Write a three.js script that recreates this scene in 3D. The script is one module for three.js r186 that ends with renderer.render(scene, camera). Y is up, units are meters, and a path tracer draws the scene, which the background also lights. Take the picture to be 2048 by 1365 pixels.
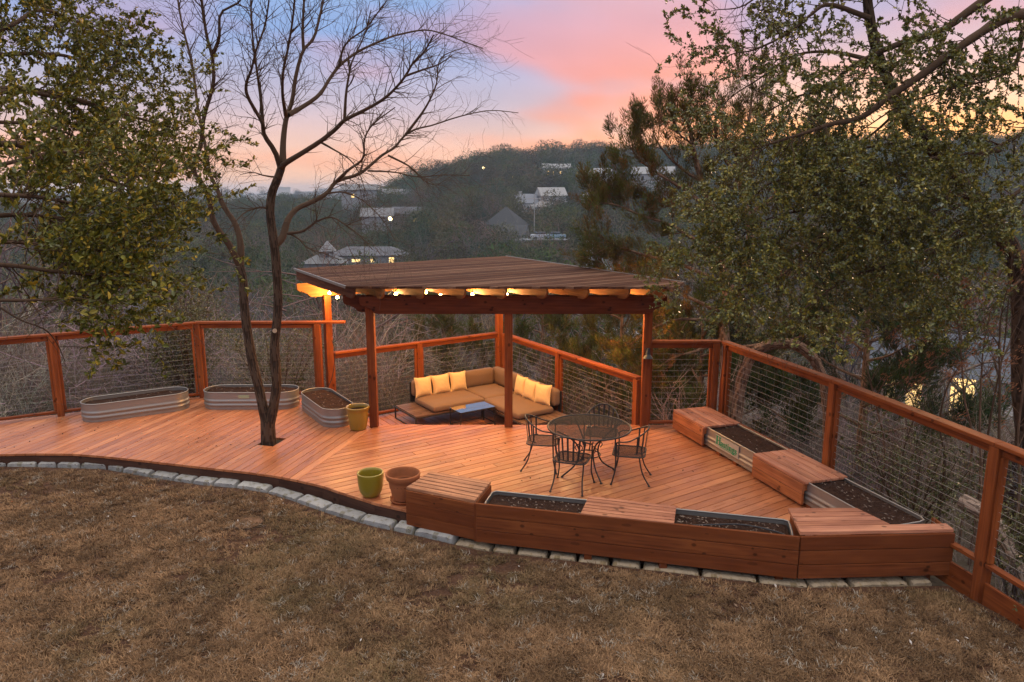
import * as THREE from 'three';
import { FontLoader } from 'three/addons/loaders/FontLoader.js';
import { TextGeometry } from 'three/addons/geometries/TextGeometry.js';
import { mergeGeometries, mergeVertices } from 'three/addons/utils/BufferGeometryUtils.js';

// ---------- camera, sky, sun, exposure ----------
const scene = new THREE.Scene();
const camera = new THREE.PerspectiveCamera(49.8, 1024 / 682, 0.1, 6000);
camera.position.set(0, 4.05, 0);
camera.rotation.set(-Math.atan(297.5 / 1470), 0, 0);

const renderer = new THREE.WebGLRenderer({ antialias: true });
renderer.toneMapping = THREE.LinearToneMapping;
renderer.toneMappingExposure = 2.65;
renderer.shadowMap.enabled = true;

function rng(seed) {
  let a = seed >>> 0;
  return () => { a = (a + 0x6d2b79f5) | 0; let t = Math.imul(a ^ (a >>> 15), 1 | a); t = (t + Math.imul(t ^ (t >>> 7), 61 | t)) ^ t; return ((t ^ (t >>> 14)) >>> 0) / 4294967296; };
}
const hash3 = (x, y, z) => { let h = Math.imul(x, 374761393) ^ Math.imul(y, 668265263) ^ Math.imul(z, 2147483647 ^ 0x1b873593); h = Math.imul(h ^ (h >>> 13), 1274126177); return ((h ^ (h >>> 16)) >>> 0) / 4294967296; };
const sm = (t) => t * t * (3 - 2 * t);
function noise2(x, y, s = 0, px = 0, py = 0) {          // value noise; px, py: period
  const ix = Math.floor(x), iy = Math.floor(y), fx = sm(x - ix), fy = sm(y - iy);
  const w = (i, p) => (p ? ((i % p) + p) % p : i), g = (a, b) => hash3(w(a, px), w(b, py), s);
  const a = g(ix, iy), b = g(ix + 1, iy), c = g(ix, iy + 1), d = g(ix + 1, iy + 1);
  return a + (b - a) * fx + (c - a) * fy + (a - b - c + d) * fx * fy;
}
const fbm = (x, y, s = 0, o = 4) => { let v = 0, a = 0.5, t = 0; for (let i = 0; i < o; i++) { v += a * noise2(x, y, s + i); t += a; a *= 0.5; x *= 2.03; y *= 2.03; } return v / t; };
const lerp = (a, b, t) => a + (b - a) * t, clamp = (x, a, b) => Math.min(b, Math.max(a, x)), sstep = (a, b, x) => sm(clamp((x - a) / (b - a), 0, 1));
const mix3 = (a, b, t) => [lerp(a[0], b[0], t), lerp(a[1], b[1], t), lerp(a[2], b[2], t)];
const table = (t, x) => { if (x <= t[0][0]) return t[0][1]; for (let i = 1; i < t.length; i++) if (x <= t[i][0]) { const k = (x - t[i - 1][0]) / (t[i][0] - t[i - 1][0]), a = t[i - 1][1], b = t[i][1]; return Array.isArray(a) ? mix3(a, b, k) : lerp(a, b, k); } return t[t.length - 1][1]; };

// sky of a clear dusk with thin lit cloud; the sun has just gone down behind the trees on the right
const SUN_AZ = 29, SUN_EL = 4;
function skyColour(az, el) {
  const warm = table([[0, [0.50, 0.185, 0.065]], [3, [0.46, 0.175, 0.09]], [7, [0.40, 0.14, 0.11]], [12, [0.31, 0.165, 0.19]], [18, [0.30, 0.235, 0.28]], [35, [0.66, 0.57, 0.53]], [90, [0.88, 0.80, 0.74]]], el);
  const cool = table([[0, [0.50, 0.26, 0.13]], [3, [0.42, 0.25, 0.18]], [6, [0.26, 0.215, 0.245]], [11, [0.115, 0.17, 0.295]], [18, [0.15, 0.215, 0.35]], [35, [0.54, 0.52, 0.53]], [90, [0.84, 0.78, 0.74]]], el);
  const a = (az * Math.PI) / 180, y = Math.sin((el * Math.PI) / 180) + 0.16, px = Math.sin(a) / y, pz = Math.cos(a) / y;
  const side = sstep(-16, 14, az) * (1 - sstep(70, 150, az));                       // pinker towards the afterglow
  const wisps = sstep(0.36, 0.66, fbm(px * 0.8 + pz * 0.55 + 3.1, pz * 1.25 - px * 0.9 + 7.7, 11, 5));
  let c = mix3(cool, warm, clamp(side * 0.62 + (wisps - 0.4) * 0.75, 0, 1));
  const streak = fbm(px * 2.2 + pz * 1.2, pz * 4.2 - px * 2.1, 31, 4);
  c = c.map((v) => v * lerp(0.9, 1.1, streak));
  const da = ((az - SUN_AZ + 540) % 360) - 180, d2 = (da * da) / (16 * 16) + ((el - 1) * (el - 1)) / 49;
  const g = Math.exp(-d2 * 0.9);
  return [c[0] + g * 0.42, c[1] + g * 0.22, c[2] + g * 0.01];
}
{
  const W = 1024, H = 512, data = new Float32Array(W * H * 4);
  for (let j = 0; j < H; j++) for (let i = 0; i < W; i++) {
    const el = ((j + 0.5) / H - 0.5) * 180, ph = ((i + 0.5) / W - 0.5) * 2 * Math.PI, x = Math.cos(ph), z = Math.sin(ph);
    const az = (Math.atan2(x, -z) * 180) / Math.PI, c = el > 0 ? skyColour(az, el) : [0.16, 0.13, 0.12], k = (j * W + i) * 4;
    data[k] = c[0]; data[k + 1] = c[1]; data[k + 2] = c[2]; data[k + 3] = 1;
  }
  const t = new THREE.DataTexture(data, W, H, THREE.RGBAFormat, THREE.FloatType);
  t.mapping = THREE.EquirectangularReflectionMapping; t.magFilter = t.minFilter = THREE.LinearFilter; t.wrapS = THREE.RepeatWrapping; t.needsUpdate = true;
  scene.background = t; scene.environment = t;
}
const sun = new THREE.DirectionalLight(new THREE.Color(1.0, 0.62, 0.34), 0.6);
{
  const a = (SUN_AZ * Math.PI) / 180, e = (7 * Math.PI) / 180;
  sun.position.set(Math.sin(a) * Math.cos(e) * 120, Math.sin(e) * 120, -Math.cos(a) * Math.cos(e) * 120);
  sun.target.position.set(0, 0, -10); sun.castShadow = true; sun.shadow.radius = 20; sun.shadow.mapSize.set(4096, 4096);
  Object.assign(sun.shadow.camera, { left: -30, right: 30, top: 30, bottom: -30, near: 1, far: 300 });
  sun.name = 'sun'; scene.add(sun, sun.target);
}

// ---------- helpers ----------
const taken = {};
function numbered(name) { const n = (taken[name] = (taken[name] ?? -1) + 1); return n ? name + '_' + String(n).padStart(3, '0') : name; }
function shade(o) { o.castShadow = true; o.receiveShadow = true; return o; }
function tag(o, label, category, group) { o.userData = { label, category }; if (group) o.userData.group = group; return o; }
function thing(name, label, category, at = [0, 0, 0], turn = 0, group) { const o = new THREE.Group(); o.name = numbered(name); o.position.set(...at); o.rotation.y = turn; scene.add(o); return tag(o, label, category, group); }
function structure(name) { const o = new THREE.Group(); o.name = numbered(name); o.userData = { kind: 'structure' }; scene.add(o); return o; }
function part(name, geo, mat, parent, at, rot) { const m = shade(new THREE.Mesh(geo, mat)); m.name = name; if (at) m.position.set(...at); if (rot) m.rotation.set(...rot); parent.add(m); return m; }
function dup(src, label, group) { const c = src.clone(); c.name = numbered(src.name.replace(/_\d{3}$/, '')); c.userData = { ...src.userData, label }; if (group) c.userData.group = group; scene.add(c); return c; }

// triangle soup with flat or given normals
class Soup {
  constructor() { this.p = []; this.n = []; this.u = []; }
  tri(a, b, c, ua, ub, uc, na, nb, nc) {
    this.p.push(...a, ...b, ...c); this.u.push(...(ua ?? [0, 0]), ...(ub ?? [0, 0]), ...(uc ?? [0, 0]));
    if (!na) { const x1 = b[0] - a[0], y1 = b[1] - a[1], z1 = b[2] - a[2], x2 = c[0] - a[0], y2 = c[1] - a[1], z2 = c[2] - a[2]; let n = [y1 * z2 - z1 * y2, z1 * x2 - x1 * z2, x1 * y2 - y1 * x2]; const l = Math.hypot(...n) || 1; n = n.map((v) => v / l); na = nb = nc = n; }
    this.n.push(...na, ...nb, ...nc);
  }
  quad(a, b, c, d, ua, ub, uc, ud) { this.tri(a, b, c, ua, ub, uc); this.tri(a, c, d, ua, uc, ud); }
  seg(a, b, ra, rb, sides = 5, v0 = 0, v1 = 1) {          // tapered tube piece with smooth normals
    const d = [b[0] - a[0], b[1] - a[1], b[2] - a[2]], l = Math.hypot(...d) || 1e-6, w = d.map((v) => v / l);
    const h = Math.abs(w[1]) > 0.9 ? [1, 0, 0] : [0, 1, 0];
    let e = [w[1] * h[2] - w[2] * h[1], w[2] * h[0] - w[0] * h[2], w[0] * h[1] - w[1] * h[0]]; const el = Math.hypot(...e); e = e.map((v) => v / el);
    const f = [w[1] * e[2] - w[2] * e[1], w[2] * e[0] - w[0] * e[2], w[0] * e[1] - w[1] * e[0]];
    for (let i = 0; i < sides; i++) {
      const t0 = (i / sides) * 2 * Math.PI, t1 = ((i + 1) / sides) * 2 * Math.PI, c0 = Math.cos(t0), s0 = Math.sin(t0), c1 = Math.cos(t1), s1 = Math.sin(t1);
      const n0 = [0, 1, 2].map((k) => e[k] * c0 + f[k] * s0), n1 = [0, 1, 2].map((k) => e[k] * c1 + f[k] * s1);
      const A = [0, 1, 2].map((k) => a[k] + n0[k] * ra), B = [0, 1, 2].map((k) => a[k] + n1[k] * ra), C = [0, 1, 2].map((k) => b[k] + n1[k] * rb), D = [0, 1, 2].map((k) => b[k] + n0[k] * rb);
      const u0 = (i / sides), u1 = ((i + 1) / sides);
      this.tri(A, B, C, [u0, v0], [u1, v0], [u1, v1], n0, n1, n1); this.tri(A, C, D, [u0, v0], [u1, v1], [u0, v1], n0, n1, n0);
    }
  }
  geo() { const g = new THREE.BufferGeometry(); g.setAttribute('position', new THREE.Float32BufferAttribute(this.p, 3)); g.setAttribute('normal', new THREE.Float32BufferAttribute(this.n, 3)); g.setAttribute('uv', new THREE.Float32BufferAttribute(this.u, 2)); return g; }
}
// uv in metres, u along the long axis of the piece
function metric(geo, axis, off = [0, 0]) {
  const g = geo.index ? geo.toNonIndexed() : geo, p = g.attributes.position, n = g.attributes.normal, uv = new Float32Array(p.count * 2);
  for (let i = 0; i < p.count; i++) {
    const P = [p.getX(i), p.getY(i), p.getZ(i)], N = [Math.abs(n.getX(i)), Math.abs(n.getY(i)), Math.abs(n.getZ(i))];
    let k = N.indexOf(Math.max(...N)), o = [0, 1, 2].filter((q) => q !== k), u, v;
    if (k === axis) { u = P[o[0]]; v = P[o[1]]; } else { u = P[axis]; v = P[o.find((q) => q !== axis)]; }
    uv[i * 2] = u + off[0]; uv[i * 2 + 1] = v + off[1];
  }
  g.setAttribute('uv', new THREE.BufferAttribute(uv, 2)); return g;
}
// box with chamfered edges, centred
function cbox(w, h, d, c = 0.004, off) {
  const s = new Soup(), X = w / 2, Y = h / 2, Z = d / 2; c = Math.min(c, X * 0.45, Y * 0.45, Z * 0.45);
  const P = (sx, sy, sz, k) => [sx * (X - (k === 0 ? 0 : c)), sy * (Y - (k === 1 ? 0 : c)), sz * (Z - (k === 2 ? 0 : c))];
  const face = (q) => { const n = [0, 0, 0]; for (const v of q) for (let k = 0; k < 3; k++) n[k] += v[k]; const e1 = q[1].map((v, k) => v - q[0][k]), e2 = q[2].map((v, k) => v - q[0][k]); const cr = [e1[1] * e2[2] - e1[2] * e2[1], e1[2] * e2[0] - e1[0] * e2[2], e1[0] * e2[1] - e1[1] * e2[0]]; if (cr[0] * n[0] + cr[1] * n[1] + cr[2] * n[2] < 0) q.reverse(); if (q.length === 4) s.quad(...q); else s.tri(...q); };
  for (const a of [-1, 1]) {
    face([P(a, -1, -1, 0), P(a, 1, -1, 0), P(a, 1, 1, 0), P(a, -1, 1, 0)]); face([P(-1, a, -1, 1), P(1, a, -1, 1), P(1, a, 1, 1), P(-1, a, 1, 1)]); face([P(-1, -1, a, 2), P(1, -1, a, 2), P(1, 1, a, 2), P(-1, 1, a, 2)]);
    for (const b of [-1, 1]) {
      face([P(a, b, -1, 0), P(a, b, 1, 0), P(a, b, 1, 1), P(a, b, -1, 1)]); face([P(a, -1, b, 0), P(a, 1, b, 0), P(a, 1, b, 2), P(a, -1, b, 2)]); face([P(-1, a, b, 1), P(1, a, b, 1), P(1, a, b, 2), P(-1, a, b, 2)]);
      for (const e of [-1, 1]) face([P(a, b, e, 0), P(a, b, e, 1), P(a, b, e, 2)]);
    }
  }
  const L = [w, h, d], axis = L.indexOf(Math.max(...L));
  return metric(s.geo(), axis, off ?? [0, 0]);
}
// a box between two plan points: length along a->b, centred on that line
function beamBetween(a, b, y0, y1, width, c = 0.006, off) {
  const dx = b[0] - a[0], dz = b[1] - a[1], L = Math.hypot(dx, dz), g = cbox(L, y1 - y0, width, c, off);
  g.rotateY(-Math.atan2(dz, dx)); g.translate((a[0] + b[0]) / 2, (y0 + y1) / 2, (a[1] + b[1]) / 2); return g;
}
// upright prism over a plan polygon [[x,z]...], edges of the top chamfered; u runs along angle th
function prism(poly, y0, y1, th = 0, c = 0.004, off = [0, 0]) {
  let A = 0; for (let i = 0; i < poly.length; i++) { const a = poly[i], b = poly[(i + 1) % poly.length]; A += a[0] * b[1] - b[0] * a[1]; }
  const P = A > 0 ? poly.slice().reverse() : poly.slice(), n = P.length;              // seen from above, anticlockwise
  const inset = P.map((p, i) => { const a = P[(i + n - 1) % n], b = P[(i + 1) % n]; let e1 = [p[0] - a[0], p[1] - a[1]], e2 = [b[0] - p[0], b[1] - p[1]]; const l1 = Math.hypot(...e1) || 1, l2 = Math.hypot(...e2) || 1; const n1 = [e1[1] / l1, -e1[0] / l1], n2 = [e2[1] / l2, -e2[0] / l2]; const k = 1 + n1[0] * n2[0] + n1[1] * n2[1]; const s = k > 0.3 ? c / k : c; return [p[0] - (n1[0] + n2[0]) * -s, p[1] - (n1[1] + n2[1]) * -s]; });
  // pick the inward side
  const cx = P.reduce((s, p) => s + p[0], 0) / n, cz = P.reduce((s, p) => s + p[1], 0) / n;
  const In = P.map((p, i) => { const q = inset[i], q2 = [2 * p[0] - q[0], 2 * p[1] - q[1]]; return Math.hypot(q[0] - cx, q[1] - cz) < Math.hypot(q2[0] - cx, q2[1] - cz) ? q : q2; });
  const s = new Soup(), ct = Math.cos(th), st = Math.sin(th), uv = (p, e = 0) => [p[0] * ct - p[1] * st + off[0], p[0] * st + p[1] * ct + e + off[1]];
  const tris = THREE.ShapeUtils.triangulateShape(In.map((p) => new THREE.Vector2(p[0], -p[1])), []);
  for (const [i, j, k] of tris) { const a = In[i], b = In[j], d = In[k]; const cr = (b[0] - a[0]) * (d[1] - a[1]) - (b[1] - a[1]) * (d[0] - a[0]); const t = cr < 0 ? [a, b, d] : [a, d, b]; s.tri(...t.map((p) => [p[0], y1, p[1]]), ...t.map((p) => uv(p))); }
  for (let i = 0; i < n; i++) {
    const a = P[i], b = P[(i + 1) % n], ai = In[i], bi = In[(i + 1) % n];
    const q = [[a[0], y0, a[1]], [b[0], y0, b[1]], [b[0], y1 - c, b[1]], [a[0], y1 - c, a[1]]], r = [[a[0], y1 - c, a[1]], [b[0], y1 - c, b[1]], [bi[0], y1, bi[1]], [ai[0], y1, ai[1]]];
    const e = [b[0] - a[0], b[1] - a[1]], out = [(a[0] + b[0]) / 2 - cx, (a[1] + b[1]) / 2 - cz], nn = [-e[1], e[0]], flip = nn[0] * out[0] + nn[1] * out[1] > 0;
    const uvq = [uv(a), uv(b), uv(b, y1 - y0), uv(a, y1 - y0)];
    if (flip) { s.quad(q[0], q[3], q[2], q[1], uvq[0], uvq[3], uvq[2], uvq[1]); s.quad(r[0], r[3], r[2], r[1], uv(a), uv(ai), uv(bi), uv(b)); } else { s.quad(...q, ...uvq); s.quad(...r, uv(a), uv(b), uv(bi), uv(ai)); }
  }
  return s.geo();
}
const R = Math.PI / 180;
function tube(pts, r, seg = 24, sides = 7) { return new THREE.TubeGeometry(new THREE.CatmullRomCurve3(pts.map((p) => new THREE.Vector3(...p))), seg, r, sides, false); }

// ---------- textures and materials ----------
const enc = (v) => 255 * clamp(v <= 0.0031308 ? v * 12.92 : 1.055 * Math.pow(v, 1 / 2.4) - 0.055, 0, 1);
function tex(W, H, fn, colour = true) {
  const d = new Uint8Array(W * H * 4);
  for (let j = 0; j < H; j++) for (let i = 0; i < W; i++) { const v = fn(i / W, j / H), k = (j * W + i) * 4, c = Array.isArray(v) ? v : [v, v, v]; for (let q = 0; q < 3; q++) d[k + q] = colour ? enc(c[q]) : clamp(c[q] * 255, 0, 255); d[k + 3] = 255; }
  const t = new THREE.DataTexture(d, W, H, THREE.RGBAFormat); t.wrapS = t.wrapT = THREE.RepeatWrapping; t.magFilter = THREE.LinearFilter; t.minFilter = THREE.LinearMipmapLinearFilter; t.generateMipmaps = true; if (colour) t.colorSpace = THREE.SRGBColorSpace; t.needsUpdate = true; return t;
}
const pn = (u, v, fx, fy, s) => noise2(u * fx, v * fy, s, fx, fy);     // periodic
function grainAt(u, v) {
  const warp = pn(u, v, 3, 6, 1) * 0.06, w = v + warp;
  const fine = pn(u, w, 10, 160, 2) * 0.5 + pn(u, w, 24, 320, 3) * 0.3, band = pn(u, w, 4, 34, 4), blot = pn(u, v, 5, 4, 5) * 0.6 + pn(u, v, 14, 12, 6) * 0.4;
  return [fine / 0.8, band, blot];
}
const woodMap = tex(1024, 512, (u, v) => { const [f, b, l] = grainAt(u, v); let k = 0.72 + 0.2 * f + 0.18 * (b - 0.5) + 0.36 * (l - 0.5); const kx = pn(u, v, 9, 7, 8); if (kx > 0.93) k *= 0.7; return [k * 1.04, k * (0.97 + 0.08 * (l - 0.5)), k * 0.93]; });
const woodBump = tex(512, 512, (u, v) => { const [f, b] = grainAt(u, v); return 0.3 + 0.5 * f + 0.2 * b; }, false);
const woodRough = tex(512, 256, (u, v) => { const [f, , l] = grainAt(u, v); return clamp(0.5 + 0.25 * (f - 0.5) + 0.5 * (l - 0.5) + 0.12, 0, 1); }, false);
for (const t of [woodMap, woodBump, woodRough]) t.repeat.set(0.5, 1.9);
const knots = [...Array(9)].map((_, i) => [hash3(i, 1, 7), hash3(i, 2, 7), 0.010 + 0.012 * hash3(i, 3, 7)]);
const plankMap = tex(1024, 512, (u, v) => {
  let bend = 0, dark = 0; for (const [ku, kv, kr] of knots) { let du = u - ku, dv = v - kv; du -= Math.round(du); dv -= Math.round(dv); const x = du * 2.0, y = dv * 0.53, d = Math.hypot(x * 0.75, y); bend += Math.sign(dv) * 0.035 * Math.exp(-(x * x) / 0.006 - (y * y) / 0.0012); dark += sstep(kr * 1.5, kr * 0.6, d); }
  const [f, b, l] = grainAt(u, ((v + bend) % 1 + 1) % 1), k = (0.62 + 0.34 * f + 0.34 * (b - 0.5) + 0.5 * (l - 0.5)) * (1 - 0.6 * Math.min(1, dark)); return [k * 1.05, k * (0.96 + 0.12 * (l - 0.5)), k * 0.9]; });
plankMap.repeat.set(0.5, 1.9);
const wornMap = tex(1024, 512, (u, v) => { const [f, b, l] = grainAt(u, v), worn = sstep(0.52, 0.66, pn(u, v, 7, 18, 21) * 0.6 + f * 0.5 - 0.05); const k = 0.6 + 0.25 * f + 0.2 * (b - 0.5) + 0.3 * (l - 0.5); return mix3([k, k * 0.9, k * 0.85], [1.25, 1.05, 0.95].map((x) => x * (0.75 + 0.3 * f)), worn * 0.8); });
wornMap.repeat.set(0.5, 1.9);
const matte = (o) => new THREE.MeshPhysicalMaterial({ specularIntensity: 0.25, ...o });          // dull surfaces: stained wood, soil, bark, dry grass
const C = (r, g, b) => new THREE.Color().setRGB(r, g, b);
function wood(r, g, b, rough = 0.6, extra = {}) { return matte({ color: C(r, g, b), map: plankMap, bumpMap: woodBump, bumpScale: 0.0015, roughness: rough, ...extra }); }
const M = {};
M.deck = [[0.51, 0.198, 0.082], [0.46, 0.172, 0.070], [0.55, 0.222, 0.095], [0.50, 0.19, 0.078], [0.42, 0.152, 0.060]].map((c) => new THREE.MeshPhysicalMaterial({ color: C(...c), map: woodMap, bumpMap: woodBump, bumpScale: 0.0012, roughness: 0.62, roughnessMap: woodRough, ior: 1.5, specularIntensity: 0.7 }));
M.rail = wood(0.28, 0.08, 0.022, 0.68); M.railB = wood(0.235, 0.064, 0.017, 0.68);
M.bench = [wood(0.50, 0.22, 0.13, 0.55), wood(0.44, 0.19, 0.11, 0.55), wood(0.56, 0.26, 0.16, 0.6)];
M.benchFace = [wood(0.42, 0.15, 0.055, 0.55), wood(0.46, 0.17, 0.07, 0.55)];
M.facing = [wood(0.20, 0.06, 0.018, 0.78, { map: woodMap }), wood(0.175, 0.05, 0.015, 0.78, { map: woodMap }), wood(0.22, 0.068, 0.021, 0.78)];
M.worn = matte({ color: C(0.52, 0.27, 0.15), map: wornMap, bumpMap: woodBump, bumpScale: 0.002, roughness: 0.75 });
M.roof = [[0.135, 0.066, 0.039], [0.085, 0.04, 0.025], [0.115, 0.056, 0.034], [0.22, 0.13, 0.085]].map((c) => matte({ color: C(...c), map: wornMap, bumpMap: woodBump, bumpScale: 0.002, roughness: 0.92 }));
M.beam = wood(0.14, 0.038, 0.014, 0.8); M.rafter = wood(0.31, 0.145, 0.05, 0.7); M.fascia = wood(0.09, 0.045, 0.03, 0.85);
M.galv = new THREE.MeshStandardMaterial({ color: C(0.30, 0.28, 0.25), metalness: 0.7, roughness: 0.45 });
M.iron = new THREE.MeshStandardMaterial({ color: C(0.022, 0.018, 0.016), metalness: 0, roughness: 0.55 });
M.wire = new THREE.MeshStandardMaterial({ color: C(0.30, 0.27, 0.24), metalness: 0.2, roughness: 0.5 });
M.black = new THREE.MeshStandardMaterial({ color: C(0.02, 0.02, 0.022), roughness: 0.5 });
const mulchMap = tex(512, 512, (u, v) => { const k = 0.35 + 1.0 * pn(u, v, 60, 60, 61) * pn(u, v, 23, 23, 62) + 0.4 * pn(u, v, 120, 120, 63); return [k, k * 0.93, k * 0.88]; });
const mulchBump = tex(512, 512, (u, v) => pn(u, v, 60, 60, 61) * 0.6 + pn(u, v, 120, 120, 63) * 0.4, false);
for (const t of [mulchMap, mulchBump]) t.repeat.set(1.6, 1.6);
M.soil = matte({ color: C(0.055, 0.028, 0.018), map: mulchMap, bumpMap: mulchBump, bumpScale: 0.02, roughness: 1 });
M.bark = matte({ color: C(0.088, 0.057, 0.038), map: tex(256, 512, (u, v) => { const k = 0.45 + 0.9 * sstep(0.3, 0.75, pn(u, v + 0.1 * pn(u, v, 8, 8, 2), 30, 6, 71)) * (0.5 + 0.5 * pn(u, v, 40, 40, 72)) + 0.25 * sstep(0.7, 0.8, pn(u, v, 9, 14, 73)); return [k, k * 0.95, k * 0.9]; }), bumpMap: tex(256, 512, (u, v) => sstep(0.25, 0.75, pn(u, v + 0.1 * pn(u, v, 8, 8, 2), 30, 6, 71)), false), bumpScale: 0.012, roughness: 0.95 });
M.twig = matte({ color: C(0.085, 0.052, 0.032), roughness: 0.9 });
M.stone = [[0.34, 0.33, 0.31], [0.29, 0.28, 0.26], [0.38, 0.365, 0.33]].map((c) => matte({ color: C(...c), map: tex(256, 256, (u, v) => { const k = 0.7 + 0.3 * pn(u, v, 5, 5, 81) + 0.25 * pn(u, v, 40, 40, 82), d = sstep(0.62, 0.72, pn(u, v, 11, 11, 83)) * 0.35; return [k - d * 0.6, k - d * 0.7, k - d]; }), bumpMap: tex(256, 256, (u, v) => pn(u, v, 18, 18, 84) * 0.6 + pn(u, v, 60, 60, 85) * 0.4, false), bumpScale: 0.008, roughness: 0.95 }));
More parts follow.
